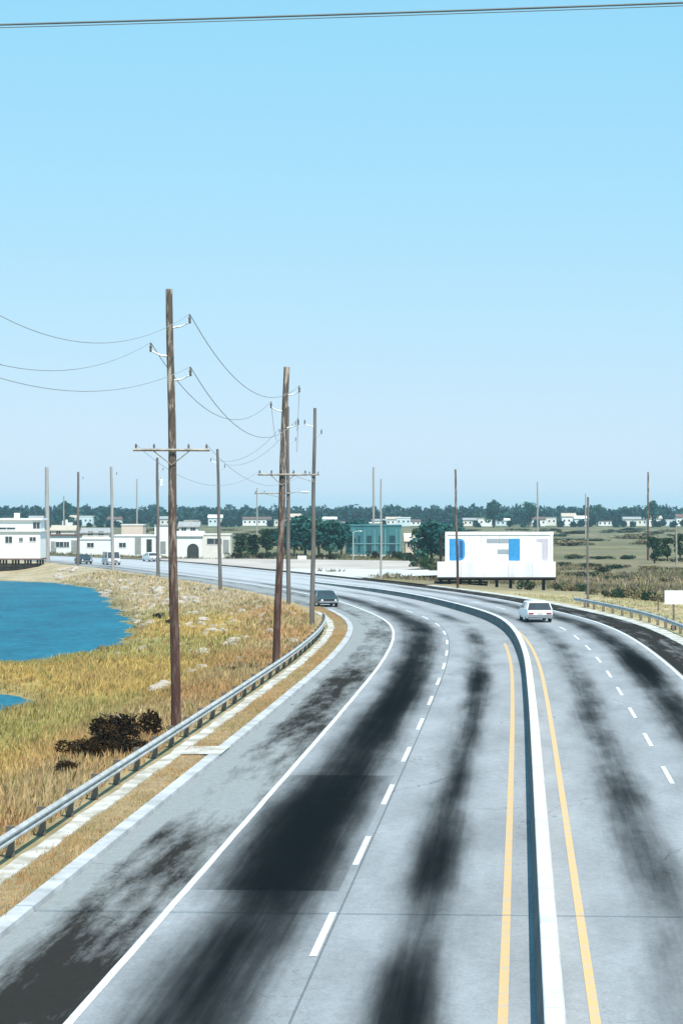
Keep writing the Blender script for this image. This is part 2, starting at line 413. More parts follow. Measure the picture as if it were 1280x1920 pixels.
# side road and concrete yard beyond the bend
def sheet(name, P, z, m):
    me = bpy.data.meshes.new(name); me.from_pydata([(a, b, z) for a, b in P], [], [tuple(range(len(P)))]); me.update(); me.materials.append(m); return link(name, me)
M_yard = mat('yard_concrete', (.50,.43,.38), (.38,.33,.29), .12, .9, stretch=(1,.4,1))
M_side = mat('side_road_surface', (.60,.60,.60), (.47,.48,.49), .15, .9)
structure(sheet('yard_ground', [tuple(p) for p in LOT], -.03, M_yard))
structure(sheet('side_road', [(-3.2,279),(1,291),(6.4,300),(19,314),(27,322),(27,336),(19,333),(13,333),(8,334),(-6,340),(-14,328),(-12.5,318)], -.015, M_side))
# verge between kerb and guardrail, concrete strip below the rail
vg = strip('verge', [(-10.55, .06), (-11.0, .085), (-11.5, .075), (-12.2, .05), (-12.9, .0), (-13.9, -.25)], 0, SK, M_ground)
def add_tint(me):
    V = np.empty(len(me.vertices)*3); me.vertices.foreach_get('co', V); V = V.reshape(-1, 3)
    u, _ = offset_of(V[:,0], V[:,1]); t = tint_of(V[:,0], V[:,1], np.where(np.abs(u) < 13, np.sign(u)*13, u))
    a = me.color_attributes.new('tint', 'FLOAT_COLOR', 'POINT')
    a.data.foreach_set('color', np.concatenate([t, np.ones((len(V),1))], 1).astype(np.float32).ravel())
add_tint(vg.data)
for it in vg.data.color_attributes['tint'].data:
    q_ = random.random(); it.color = (.46*(1-.4*q_), .335*(1-.35*q_), .19*(1-.3*q_), 1)
structure(vg)
v2 = strip('verge', [(lambda s: left_edge(s)+.1, -.01), (-12.3, .0), (-12.9, -.05), (-13.9, -.3)], SK, SEND, M_ground); add_tint(v2.data); structure(v2)
v3 = strip('verge', [(10.95, .0), (11.6, .0), (12.4, -.06), (13.6, -.3)], 0, s_of_y(296), M_ground); add_tint(v3.data); structure(v3)
structure(strip('pavement_strip', [(-11.98, .02), (-11.96, .10), (-11.52, .105), (-11.50, .02)], 0, SK-6, M_pale, jitter=.07))
structure(strip('pavement_strip', [(10.0, -.02), (10.02, .03), (10.9, .05), (10.92, -.1)], 0, s_of_y(262), M_pale, jitter=.04))
structure(strip('drain_apron', [(-11.51, .112), (-10.59, .125), (-10.18, .118)], s_of_y(80.2), s_of_y(83.0), M_pale))
# median barrier
prof = [(-.07, -.01), (-.07, .10), (-.03, .24), (.02, .60), (.04, .62), (.30, .62), (.32, .60), (.35, .24), (.39, .10), (.39, -.01)]
M_barr_dark = mat('dark_barrier_face', (.13,.15,.155), (.07,.085,.09), .7, .85, stretch=(1,1,.3), lo=.3, hi=.7)  # darker concrete colour for the left faces of the barrier
mbt = thing('median_barrier', 'long white concrete median barrier curving between the two carriageways', 'barrier')
sq = 0.0
while sq < s_of_y(268):
    o = strip('barrier_segment', prof, sq, sq + 6.08, M_barr, mbt, step=1.52); me = o.data; me.materials.append(M_barr_dark)
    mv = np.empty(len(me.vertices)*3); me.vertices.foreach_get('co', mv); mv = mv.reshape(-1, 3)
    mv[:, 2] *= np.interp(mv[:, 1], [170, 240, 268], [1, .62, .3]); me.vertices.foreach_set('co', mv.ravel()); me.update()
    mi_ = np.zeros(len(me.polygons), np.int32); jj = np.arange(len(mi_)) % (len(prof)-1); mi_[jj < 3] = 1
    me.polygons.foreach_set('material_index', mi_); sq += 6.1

# ------------------------------------------------------------------ guardrails
M_galv = mat('galvanised_steel', (.56,.56,.55), (.36,.36,.35), 1.4, .6, metal=.15, spec=.3, lo=.3, hi=.7)
M_post = mat('weathered_timber', (.20,.17,.14), (.11,.09,.075), 3, .9)
def guardrail(u, s0, s1, label, face):
    t = thing('guardrail', label, 'guardrail', tuple(at(s0, u, 0)))
    inv = -Vector(t.location)
    s = s0; L = 3.81
    while s < s1:
        a = MB(); pr = [(0,.44),(.02,.46),(.075,.50),(.075,.54),(.01,.585),(.01,.605),(.075,.65),(.075,.69),(.02,.73),(0,.75),(-.012,.75),(-.012,.44)]
        rings = []
        for ss in (s, s+L*.5, s+L-.02):
            rings.append([at(ss, u + face*dx, z) + inv for dx, z in pr])
        a.loft(rings); a.build('rail_panel', M_galv, t)
        p = at(s, u - face*.12, 0) + inv; h = heading(s)
        b = MB().box(-.09, .09, -.09, .09, -.5, .78); o = b.build('post', M_post, t); o.location = p; o.rotation_euler.z = h
        c = MB().box(-.04, .04, -.07, .07, .46, .74); o = c.build('spacer_block', M_post, t); o.location = at(s, u - face*.025-face*.0, 0) + inv; o.rotation_euler.z = h
        s += L
    return t
guardrail(-12.12, s_of_y(30), s_of_y(178), 'long galvanised guardrail along the grassy left edge of the road', 1)
guardrail(11.25, s_of_y(120), s_of_y(206), 'low dark guardrail behind the right shoulder beside the dry field', -1)

# ------------------------------------------------------------------ utility poles
g = NT('creosoted_pole_wood'); tc = g.new('ShaderNodeTexCoord'); sp = g.new('ShaderNodeSeparateXYZ'); g.link(tc.outputs['Object'], sp.inputs[0])
na = g.noise(g.mapping(tc.outputs['Object'], (6, 6, .9)), 1.0, 5, .7); nb = g.noise(g.mapping(tc.outputs['Object'], (14, 14, .9)), 1.0, 4, .6)
hh = g.ramp(sp.outputs[2], 4.0, 11.0)
c = g.mix(hh, (.070, .026, .018), (.095, .072, .058))
c = g.mix(g.math('MULTIPLY', g.ramp(na, .49, .58), g.math('ADD', g.math('MULTIPLY', hh, .75), .15)), c, (.46, .38, .31))
c = g.mix(g.math('MULTIPLY', g.ramp(nb, .5, .7), .5), c, (.03, .018, .014))
g.link(c, g.b.inputs['Base Color']); g.b.inputs['Roughness'].default_value = .85; g.bump(nb, .6, .03); M_pole = g.m
M_arm = mat('arm_timber', (.42,.38,.33), (.2,.17,.14), 4, .9)
M_steelarm = mat('steel_arm', (.60,.62,.62), (.45,.47,.48), 4, .5, metal=.3)
M_ins = mat('insulator_porcelain', (.10,.09,.09), (.16,.15,.15), 6, .25, bump=0)
M_wire = mat('wire_aluminium', (.30,.33,.35), (.24,.27,.28), 1, .6, bump=0)
M_trans = mat('transformer_paint', (.75,.77,.78), (.6,.62,.63), 3, .5)
POLE_GROUP = 'wooden utility poles along the road'
M_poleg = mat('weathered_grey_pole', (.20,.18,.165), (.10,.085,.08), 1.0, .9, stretch=(5,5,.5), lo=.3, hi=.7)
M_polep = mat('bleached_pale_pole', (.42,.40,.37), (.28,.26,.24), 1.0, .9, stretch=(5,5,.5), lo=.3, hi=.7)
ATT = {}      # attachment points for wires
def pole(key, x, y, z0, top, r0=.19, r1=.12, lean=(0, 0), label='', davits=(), arms=(), drum=False, rz=0.0, mat_=None, sub=True, luminaire=False):
    t = thing('utility_pole', label, 'pole', (x, y, z0), 0, POLE_GROUP)
    H = top - z0
    def ax(z): f = (z - z0)/H; return Vector((lean[0]*f, lean[1]*f, z - z0))
    zs = [z0 - .6 if i == 0 else z0 + H*i/14 for i in range(15)]
    pts = [ax(z) + Vector((.02*math.sin(z*.7+x), .02*math.cos(z*.5), 0)) for z in zs]; rr = [r0 + (r1-r0)*i/14 for i in range(15)]
    MB().tube(pts, rr, 12).build('shaft', mat_ or M_pole, t, smooth=True)
    Rz = Vector((math.cos(rz), math.sin(rz), 0))
    A = []
    for (z, side, ln) in davits:
        b = ax(z); tip = b + Rz*side*ln + Vector((0, 0, .22))
        MB().tube([b, b + Rz*side*ln*.55 + Vector((0, 0, .06)), tip], [.045, .035, .028], 6).build('davit_arm', M_steelarm, t)
        MB().tube([tip + Vector((0,0,-.05)), tip + Vector((0,0,.02)), tip+Vector((0,0,.03)), tip + Vector((0,0,.16)), tip+Vector((0,0,.17)), tip+Vector((0,0,.28))], [.03,.06,.035,.06,.035,.03], 8).build('insulator', M_ins, t)
        A.append(Vector((x, y, z0)) + tip + Vector((0, 0, .3)))
    for (z, half, shift) in arms:
        b = ax(z) - Vector((0, r0+.05, 0))
        a0 = b + Rz*(-half+shift); a1 = b + Rz*(half+shift)
        ca = MB(); ca.tube([a0, a1], .05, 4).build('crossarm', M_arm, t)
        for q in (-.92, -.45, .45, .92):
            p = b + Rz*(q*half+shift) + Vector((0, 0, .06))
            MB().tube([p, p + Vector((0,0,.07)), p + Vector((0,0,.16))], [.025,.05,.03], 6).build('insulator', M_ins, t)
        for sg in (-1, 1):
            MB().tube([b + Rz*(sg*half*.5+shift), ax(z-.55) - Vector((0, r0, 0))], .02, 4).build('brace', M_arm, t)
        A.append(Vector((x, y, z0)) + b + Rz*(-half*.92+shift) + Vector((0,0,.2))); A.append(Vector((x, y, z0)) + b + Rz*(half*.92+shift) + Vector((0,0,.2)))
    if drum:
        c0 = ax(drum)
        d = MB().tube([c0 + Vector((.42, -.1, -.45)), c0 + Vector((.42, -.1, -.42)), c0+Vector((.42,-.1,.38)), c0+Vector((.42,-.1,.45))], [.2,.24,.24,.16], 12).build('transformer_drum', M_trans, t, smooth=True)
        MB().tube([c0 + Vector((.42,-.1,.43)), c0+Vector((.42,-.1,.62))], .04, 6).build('bushing', M_ins, d)
    if luminaire:
        c0 = ax(luminaire)
        MB().tube([c0, c0 + Vector((.7, -.3, .12)), c0+Vector((1.2,-.5,.1))], .04, 6).build('lamp_arm', M_steelarm, t)
        MB().loft([[c0 + Vector((1.15+dx, -.5+dy, .1+dz)) for dx, dy, dz in ((0,-w_,-h_),(0,w_,-h_),(0,w_,h_),(0,-w_,h_))] if False else
                   [c0 + Vector((1.1+q, -.5+w_*math.cos(a), .1+h_*math.sin(a))) for a in [k_*math.pi/4 for k_ in range(8)]] for q, w_, h_ in ((0,.05,.04),(.15,.13,.09),(.5,.15,.10),(.75,.08,.05))]).build('lamp_head', M_trans, t, smooth=True)
    ATT[key] = A
    return t
def gz(x, y): return float(ground_z([x], [y])[0])
def zpix(py, d): return CAM_H - (py - 955)*d/FPX
def P(px, d): return (px-640)*d/FPX
L1 = P(318, 90) - P(330, 90)
pole('a', P(330,90), 90, gz(P(330,90),90), zpix(542,90), .185, .125, (L1, 0), 'tallest nearest wooden pole with three insulator arms and one crossarm, beside the guardrail',
     davits=((zpix(615,90), 1, .72), (zpix(669,90), -1, .72), (zpix(714,90), 1, .72)), arms=((zpix(844,90), 1.4, 0),), rz=.12)
L2 = P(537, 124) - P(517, 124)
pole('b', P(517,124), 124, gz(P(517,124),124), zpix(688,124), .19, .15, (L2, 0), 'dark leaning wooden pole, second from the camera, on the orange bank',
     davits=((zpix(742,124), 1, .7), (zpix(772,124), -1, .7), (zpix(803,124), 1, .7)), arms=((zpix(890,124), 1.25, 0),), rz=.1)
pole('d', P(541,212), 212, gz(P(541,212),212), zpix(762,212), .19, .13, (P(539,212)-P(541,212), 0), 'grey pole close behind the dark leaning pole, carrying a white street lamp',
     arms=((zpix(925,212), 1.6, -1.3),), luminaire=zpix(925, 212), davits=((zpix(800,212), 1, .7), (zpix(815,212), -1, .7), (zpix(830,212), 1, .7)), mat_=M_poleg)
pole('c', P(585,175), 175, gz(P(585,175),175), zpix(765,175), .18, .11, (P(590,175)-P(585,175), 0), 'grey pole where the guardrail ends, beside the dark parked car',
     davits=((zpix(800,175), -1, .7), (zpix(818,175), 1, .5)), arms=((zpix(890,175), 1.3, -.9),), mat_=M_poleg)
pole('e', P(413,251), 251, gz(P(413,251),251), zpix(842,251), .2, .13, (P(408,251)-P(413,251), 0), 'thin dark pole at the roadside right of the tallest pole', davits=((zpix(868,251), -1, .7), (zpix(880,251), 1, .7)), mat_=M_poleg)
pole('f', P(297,296), 296, gz(P(297,296),296), zpix(858,296), .22, .15, (P(295,296)-P(297,296), 0), 'grey pole just left of the tallest pole, beside the white front with doors', davits=((zpix(885,296), 1, .7),), drum=zpix(905,296), mat_=M_poleg)
pole('h', P(212,328), 328, gz(P(212,328),328), zpix(875,328), .24, .17, (P(209,328)-P(212,328), 0), 'pale pole in front of the white building, third from the left edge', davits=((zpix(892,328), 1, .7),), mat_=M_polep)
pole('i', P(147,359), 359, gz(P(147,359),359), zpix(885,359), .22, .16, (0, 0), 'brown grey pole between the brown roofed shed and the white van', davits=((zpix(900,359), 1, .7),), mat_=M_poleg)
pole('j', P(90,382), 382, gz(P(90,382),382), zpix(876,382), .38, .28, (P(88,382)-P(90,382), 0), 'thick pale pole at the right corner of the house on piles', mat_=M_polep)
pole('k', P(257,560), 560, gz(P(257,560),560), zpix(898,560), .2, .14, (0, 0), 'short faint pole behind the beige roofed building', mat_=M_polep)
pole('l', P(700,520), 520, gz(P(700,520),520), zpix(876,520), .24, .2, (0,0), 'grey pole left of the close pair rising behind the blue green shed', mat_=M_polep)
pole('m', P(714,291), 291, gz(P(714,291),291), zpix(898,291), .13, .09, (0,0), 'slender pale pole on the grass island, right one of the close pair', mat_=M_polep)
pole('n', P(858,254), 254, gz(P(858,254),254), zpix(880,254), .14, .10, (P(853,254)-P(858,254), 0), 'thin reddish pole standing in front of the billboard')
pole('o', P(1007,640), 640, gz(P(1007,640),640), zpix(903,640), .24, .18, (0,0), 'grey pole rising behind the right end of the billboard', mat_=M_polep)
pole('p', P(1101,205), 205, gz(P(1101,205),205), zpix(932,205), .11, .08, (0,0), 'short thin pole at the start of the right guardrail', mat_=M_poleg)
pole('q', P(1214,440), 440, gz(P(1214,440),440), zpix(885,440), .2, .15, (0,0), 'thin reddish pole in the marsh field near the right edge of view')
pole('r', P(1267,380), 380, gz(P(1267,380),380), zpix(985,380), .16, .14, (0,0), 'low pale post standing in the marsh field, rightmost of the poles', mat_=M_arm)
for i, (px, d, ty) in enumerate(((1097, 700, 925), (482, 640, 915), (120, 620, 930))):
    pole('x%d' % i, P(px,d), d, gz(P(px,d),d), zpix(ty,d), .2, .15, (0,0), ['very faint distant pole above the short pole by the right guardrail', 'very faint distant pole left of the dark leaning pole', 'very faint distant pole above the brown roofed shed'][i], mat_=M_polep)

def wire(a, b, sag, label, rad=.014, group=None, n=24):
    a, b = Vector(a), Vector(b)
    pts = [a.lerp(b, t/n) + Vector((0, 0, -4*sag*(t/n)*(1-t/n))) for t in range(n+1)]
    o = MB().tube([p - a for p in pts], rad, 5).build('wire', M_wire, None, loc=a); tag(o, label, 'wire', group); return o
# spans from the nearest pole back over the camera's left side
A = ATT['a']
names = ['top', 'middle', 'bottom']
for i, (px, py, sg) in enumerate(((-260, 385, 2.1), (-260, 560, 1.4), (-260, 585, 1.4))):
    d = 62; wire(A[i], (P(px, d), d, zpix(py, d)), sg, '%s sagging power line left of the tallest pole' % names[i], .012)
B = ATT['b']; D_ = ATT['c']
for i in range(3):
    wire(A[i], B[i], (1.6, 1.75, 1.7)[i], '%s power line dipping between the tallest pole and the leaning pole' % names[i], .015)
    wire(B[i], ATT['d'][i], 1.5, '%s power line running from the leaning pole to the grey lamp pole' % names[i], .012)
wire(ATT['d'][0], ATT['e'][1], 1.3, 'upper power line between the grey lamp pole and the thin dark pole', .014)
wire(ATT['d'][1], ATT['e'][0], 1.3, 'lower power line between the grey lamp pole and the thin dark pole', .014)
wire(ATT['a'][3], ATT['b'][3], 1.1, 'lowest thin line from the crossarm of the tallest pole, left end', .008)
wire(ATT['a'][4], ATT['b'][4], 1.1, 'lowest thin line from the crossarm of the tallest pole, right end', .008)
M_wire = mat('cable_sheath', (.13,.16,.17), (.10,.12,.13), 1, .6, bump=0)
d = 40
wire((P(-2600,d), d+2, zpix(50,d)), (P(3800,d), d-2, zpix(-62,d)), .30, 'dark cable crossing the sky at the very top', .019, n=60)
wire((P(-2600,d), d+2, zpix(50,d)-.045), (P(3800,d), d-2, zpix(-62,d)-.045), .303, 'thinner cable hugging the underside of the dark top cable', .008, n=60)

# ------------------------------------------------------------------ billboard
M_bb = mat('billboard_white', (.80,.80,.79), (.64,.65,.66), .9, .6, bump=0, stretch=(1,1,.25), lo=.45, hi=.75)
M_bbc = mat('billboard_pale_cyan', (.74,.84,.87), (.80,.83,.86), .4, .6, bump=0)
M_blue = mat('billboard_blue', (.05,.31,.62), (.035,.25,.55), 2, .5, bump=0)
M_dblue = mat('billboard_dark_blue', (.02,.10,.28), (.03,.13,.30), 2, .5, bump=0)
M_gry = mat('billboard_grey', (.30,.34,.38), (.36,.38,.42), 2, .5, bump=0)
M_gry2 = mat('billboard_lilac_grey', (.50,.47,.55), (.55,.53,.6), 2, .5, bump=0)
M_pnk = mat('billboard_pink', (.80,.72,.76), (.82,.78,.80), .6, .6, bump=0)
M_dark = mat('dark_timber', (.035,.028,.024), (.02,.016,.014), 2, .9)
DB = 272.0
bz = gz(P(930,DB), DB)
bb = thing('billboard', 'long white billboard with blue lettering blocks standing on dark posts in the dry field', 'billboard', (P(930,DB), DB, bz), R(0))
def bx(px): return (px-930)*DB/FPX
def bzz(py): return zpix(py, DB) - bz
for i in range(6):
    MB().box(bx(836+i*33.17)+.015, bx(836+(i+1)*33.17)-.015, .002*(i % 2), .12, bzz(1053), bzz(1000)).build('panel', M_bb, bb)
for nm, x0, x1, y0, y1 in (('frame_rail',834,1037,997,1003),('frame_rail',834,838,1003,1053),('frame_rail',1031,1036,1003,1053)):
    MB().box(bx(x0), bx(x1), -.07, .14, bzz(y1), bzz(y0)).build('frame_rail', M_bb, bb)
for i in range(5):
    MB().box(bx(819+i*44.4)+.012, bx(819+(i+1)*44.4)-.012, -.25, -.02, bzz(1083), bzz(1053)).build('apron_board', M_bb, bb)
MB().box(bx(819), bx(1041), -1.0, -.26, bzz(1084.5), bzz(1082)).build('catwalk', M_dark, bb)
MB().box(bx(872), bx(950), -.016, -.002, bzz(1051.5), bzz(1020)).build('pale_field', M_bbc, bb)
MB().box(bx(976), bx(1012), -.016, -.002, bzz(1050), bzz(1008)).build('pink_field', M_pnk, bb)
def dshape(mb, x0, x1, y0, y1, r):
    pts = [(bx(x0), bzz(y1)), (bx(x1)-r, bzz(y1))]
    for a in range(-3, 4): 
        pass
    n = 6
    for a in range(n+1): pts.append((bx(x1)-r + r*math.sin(a*math.pi/2/n), bzz(y1) + r - r*math.cos(a*math.pi/2/n)))
    for a in range(n+1): pts.append((bx(x1)-r + r*math.cos(a*math.pi/2/n), bzz(y0) - r + r*math.sin(a*math.pi/2/n)))
    pts.append((bx(x0), bzz(y0)))
    mb.loft([[(a, -.03, b) for a, b in pts], [(a, -.004, b) for a, b in pts]])
m_ = MB(); dshape(m_, 842, 871, 1010, 1051, .6); m_.build('letter', M_blue, bb)
m_ = MB(); 
m_.box(bx(861), bx(867), -.036, -.031, bzz(1046), bzz(1014)); m_.build('letter_shade', M_dblue, bb)
MB().box(bx(953), bx(974), -.03, -.004, bzz(1051), bzz(1010)).build('letter', M_blue, bb)
MB().box(bx(912), bx(952.8), -.03, -.004, bzz(1018), bzz(1010)).build('letter_bar', M_gry, bb)
MB().box(bx(932), bx(952.8), -.03, -.004, bzz(1039), bzz(1030)).build('letter_bar', M_gry, bb)
MB().box(bx(1005), bx(1015.5), -.03, -.004, bzz(1016), bzz(1010)).build('letter_bar', M_gry2, bb)
MB().box(bx(1016), bx(1027), -.03, -.004, bzz(1051), bzz(1010)).build('letter_bar', M_gry2, bb)
MB().box(bx(886), bx(891), -.03, -.017, bzz(1044), bzz(1036)).build('letter_bar', M_pnk, bb)
for px in (826, 842, 862, 880, 900, 931, 957, 989, 1019):
    MB().tube([(bx(px), .35, -.6), (bx(px), .35, bzz(1001))], .17, 8).build('post', M_dark, bb)
    MB().tube([(bx(px), 2.2, -.4), (bx(px), .45, bzz(1045))], .08, 6).build('brace', M_dark, bb)
MB().box(bx(820), bx(1040), .02, .28, bzz(1088), bzz(1083)).build('beam', M_dark, bb)
MB().box(bx(836), bx(1035), .14, .3, bzz(1020), bzz(1010)).build('beam', M_dark, bb)
for yy_ in (1090, 1094.5, 1099):
    MB().box(bx(814), bx(914), .62, .70, bzz(yy_+4), bzz(yy_)).build('skirt_board', M_dark, bb)

# ------------------------------------------------------------------ small white sign
sx, sy = P(1262,167), 167.0; szz = gz(sx, sy)
sg = thing('road_sign', 'small blank white sign board on a dark post beside the right guardrail', 'sign', (sx, sy, szz), R(0))
MB().box(-.62, 1.0, -.03, .0, zpix(1133,167)-szz, zpix(1107,167)-szz).build('sign_board', M_bb, sg)
MB().box(-.06, .06, .003, .12, -.4, zpix(1110,167)-szz).build('post', M_post, sg)
MB().tube([(0,.06,-.2),(0,.06,.25),(0,.06,.55),(0,.06,.6)], [.2,.2,.18,.08], 10).build('base_block', M_dark, sg)
# another little marker stake in the field
tag(MB().tube([(0,0,-.3),(0,0,1.0)], .07, 6).build('marker_post', M_post, None, loc=(P(1233,200), 200, gz(P(1233,200),200))), 'short dark stake in the field just left of the white sign', 'post')
# tall white light pole in the yard
lp = thing('street_lamp', 'white lamp post standing at the edge of the far yard', 'lamp post', (P(662,412), 412, gz(P(662,412),412)))
MB().tube([(0,0,-.2),(0,0,3.0),(0,0,5.1)], [.11,.09,.07], 8).build('post', M_steelarm, lp)
MB().tube([(0,0,5.0),(.3,0,5.25),(.9,0,5.3)], .05, 6).build('lamp_arm', M_steelarm, lp)
MB().loft([[(.8+q, w_*math.cos(a), 5.28+h_*math.sin(a)) for a in [k_*math.pi/4 for k_ in range(8)]] for q, w_, h_ in ((0,.05,.04),(.15,.14,.09),(.5,.15,.10),(.7,.08,.05))]).build('lamp_head', M_steelarm, lp, smooth=True)

# ------------------------------------------------------------------ buildings
M_wallw = mat('white_siding', (.82,.82,.80), (.74,.74,.73), .6, .7, stretch=(.2,.2,6))
M_wallb = mat('beige_stucco', (.74,.71,.65), (.66,.62,.56), .8, .85)
M_wallp = mat('pink_beige_wall', (.68,.55,.46), (.62,.52,.44), .8, .85)
M_roofg = mat('grey_shingle_roof', (.36,.36,.36), (.28,.28,.28), 1.5, .9)
M_roofb = mat('brown_roof', (.18,.11,.09), (.13,.08,.07), 1.5, .9)
M_rooft = mat('tan_gravel_roof', (.52,.44,.36), (.45,.38,.3), 1.5, .9)
M_glass = mat('window_glass', (.03,.04,.05), (.05,.06,.07), 1, .08, spec=.6, bump=0)
M_frame = mat('window_frame_paint', (.70,.70,.68), (.62,.62,.60), 2, .6)
M_door = mat('door_paint', (.05,.055,.055), (.035,.04,.04), 2, .6)
M_doorg = mat('grey_door_paint', (.30,.31,.30), (.24,.25,.24), 2, .6)
M_teal = mat('blue_green_sheet_metal', (.06,.20,.22), (.04,.15,.17), .4, .5, stretch=(3,3,.3))
M_teald = mat('dark_bay_opening', (.015,.05,.07), (.02,.06,.08), 1, .5)
def window(parent, x, z, ww, hh, y=0.0, mullion=True, glass=None):
    f = MB(); t = .09
    for a in ((x-ww/2-t, x+ww/2+t, z+hh/2, z+hh/2+t), (x-ww/2-t, x+ww/2+t, z-hh/2-t, z-hh/2), (x-ww/2-t, x-ww/2, z-hh/2, z+hh/2), (x+ww/2, x+ww/2+t, z-hh/2, z+hh/2)):
        f.box(a[0], a[1], y-.07, y-.004, a[2], a[3])
    if mullion: f.box(x-.03, x+.03, y-.06, y-.025, z-hh/2, z+hh/2)
    w_ = f.build('window', M_frame, parent)
    MB().box(x-ww/2, x+ww/2, y-.022, y-.004, z-hh/2, z+hh/2).build('pane', glass or M_glass, w_)
    return w_
def house(name, label, px0, px1, top, d, depth, wall, roofm, roof='flat', rise=1.2, cat='building', wins=(), doors=(), base=0.0, rz=0, over=.3):
    x0, x1 = P(px0, d), P(px1, d); cx = (x0+x1)/2; W = x1-x0; z = gz(cx, d+depth/2)
    z = min(z, gz(x0, d), gz(x1, d)); H = zpix(top, d) - z
    wallh = H - (rise if roof == 'gable' else .25)
    t = thing(name, label, cat, (cx, d, z), rz)
    MB().box(-W/2, W/2, 0, depth, base-.3, wallh).build('wall', wall, t)
    if roof == 'flat':
        MB().box(-W/2-over, W/2+over, -over, depth+over, wallh+.002, wallh+.25).build('roof', roofm, t)
    else:
        a = MB(); yc = depth/2
        rings = [[(xx_, -over, wallh), (xx_, yc, wallh+rise), (xx_, depth+over, wallh), (xx_, yc, wallh+rise-.22)] for xx_ in (-W/2-over, W/2+over)]
        rings = [[(xx_, -over, wallh-.02), (xx_, -over, wallh+.16), (xx_, yc, wallh+rise+.0), (xx_, depth+over, wallh+.16), (xx_, depth+over, wallh-.02)] for xx_ in (-W/2-over, W/2+over)]
        a.loft(rings).build('roof', roofm, t)
    for (wx, wy, ww, hh) in wins:      # pixel centre, size in metres
        window(t, P(wx, d) - cx, zpix(wy, d) - z, ww, hh)
    for (wx, wtop, ww, hh, m) in doors:
        dz = zpix(wtop, d) - z
        dr = MB().box(P(wx,d)-cx-ww/2, P(wx,d)-cx+ww/2, -.06, -.004, max(.02, dz-hh), dz).build('door', m, t)
        MB().box(P(wx,d)-cx+ww*.32, P(wx,d)-cx+ww*.38, -.12, -.062, max(.4, dz-hh*.55), max(.4, dz-hh*.55)+.12).build('handle', M_frame, dr)
    return t
# house on piles at the water
d = 366
hx0, hx1 = P(-70, d), P(76, d); hz = -1.1
hs = thing('pile_house', 'two storey white house raised on dark piles at the water edge', 'house', (hx1, d, hz))
W = hx1 - hx0
zf = zpix(1047, d) - hz; zm = zpix(997, d) - hz; zt = zpix(972, d) - hz
MB().box(-W, 0, 0, 7, zf, zm).build('wall', M_wallw, hs)
MB().box(-W, -.1, .6, 6.4, zm+.14, zt-.25).build('upper_wall', M_wallw, hs)
MB().box(-W-.3, .3, -.3, 7.2, zm, zm+.138).build('eaves_band', M_frame, hs)
MB().box(-W-.3, .25, .2, 6.9, zt-.248, zt).build('roof', M_wallw, hs)
MB().box(-W-.2, .1, -.15, 7.1, zf-.22, zf-.002).build('floor_beam', M_roofb, hs)
for i in range(7):
    for yy_ in (.1, 3.4, 6.6):
        MB().tube([(-.4 - i*1.85, yy_, -1.2), (-.4 - i*1.85, yy_, zf-.22)], .16, 6).build('pile', M_dark, hs)
for i in range(5):
    MB().box(-W, -.3, .25, .31, -.1+i*.27, .15+i*.27).build('skirt_board', M_dark, hs)
window(hs, P(68,d)-hx1, zpix(985.5,d)-hz, 1.0, .95, y=.6)
window(hs, P(17,d)-hx1, zpix(1012,d)-hz, 1.0, .95)
window(hs, P(62,d)-hx1, zpix(1011,d)-hz, .9, .6)
window(hs, P(40,d)-hx1, zpix(1012,d)-hz, .5, .6)
window(hs, P(12,d)-hx1, zpix(991,d)-hz, 2.6, .3, y=.6)
MB().box(P(30,d)-hx1-.5, P(30,d)-hx1+.3, 2, 2.6, zt, zt+.8).build('chimney', M_wallw, hs)

house('shed', 'low pale shed with a dark brown flat roof right of the house on piles', 91, 148, 1002, 470, 6, M_wallw, M_roofb, wins=((112,1021,1.6,1.0),(125,1021,1.0,1.0)), doors=((101,1015,1.0,2.1,M_doorg),(140,1013,1.2,2.3,M_doorg)), cat='shed')
house('warehouse', 'long low white warehouse behind the pale van', 150, 216, 1009, 455, 9, M_wallw, M_wallw, wins=((170,1022,1.2,.8),), over=.15)
house('shop_building', 'white shop with two tall dark doorways left of the tallest pole', 214, 292, 1003, 445, 8, M_wallw, M_wallw, doors=((259,1008,1.1,3.0,M_doorg),(280,1011,.95,2.3,M_door)), wins=((230,1022,1.2,.8),), over=.15)
house('beige_building', 'pinkish beige flat roofed block showing above the white shop', 228, 268, 983, 475, 8, M_wallp, M_wallb, over=.1)
house('garage_building', 'white cottage front left of the round dark opening, beside the tallest pole', 290, 324, 984, 462, 6, M_wallw, M_roofg, doors=((306,1015,1.0,2.3,M_doorg),), over=.1)
hg = house('boat_garage', 'white gabled garage with a large dark arched opening', 326, 378, 996, 440, 8, M_wallw, M_wallw, roof='gable', rise=.9)
a = MB(); cx_ = P(362,440) - (P(326,440)+P(378,440))/2; hw = 1.05; zb = .05; zh = 1.9
pts = [(cx_-hw, zb), (cx_+hw, zb)] + [(cx_+hw*math.cos(t_*math.pi/8), zh+hw*math.sin(t_*math.pi/8)) for t_ in range(9)]
a.loft([[(x_, -.05, z_) for x_, z_ in pts], [(x_, -.004, z_) for x_, z_ in pts]]).build('arched_door', M_door, hg)
house('garage_building', 'low cream garage with a dark horizontal window band beside the thin dark pole', 378, 432, 1001, 440, 7, M_wallb, M_wallb, wins=((402,1015,2.6,1.0),), doors=((424,1012,1.0,2.4,M_doorg),), over=.1)
house('cottage', 'small white cottage with grey gable roof behind the garages', 336, 372, 978, 520, 7, M_wallw, M_roofg, roof='gable', wins=((345,992,1.0,.9),(362,992,1.0,.9)), cat='house')
house('cottage', 'tan roofed cottage behind the shed and the brown grey pole', 96, 140, 985, 540, 8, M_wallb, M_rooft, roof='gable', wins=((110,998,1.0,.9),), cat='house')
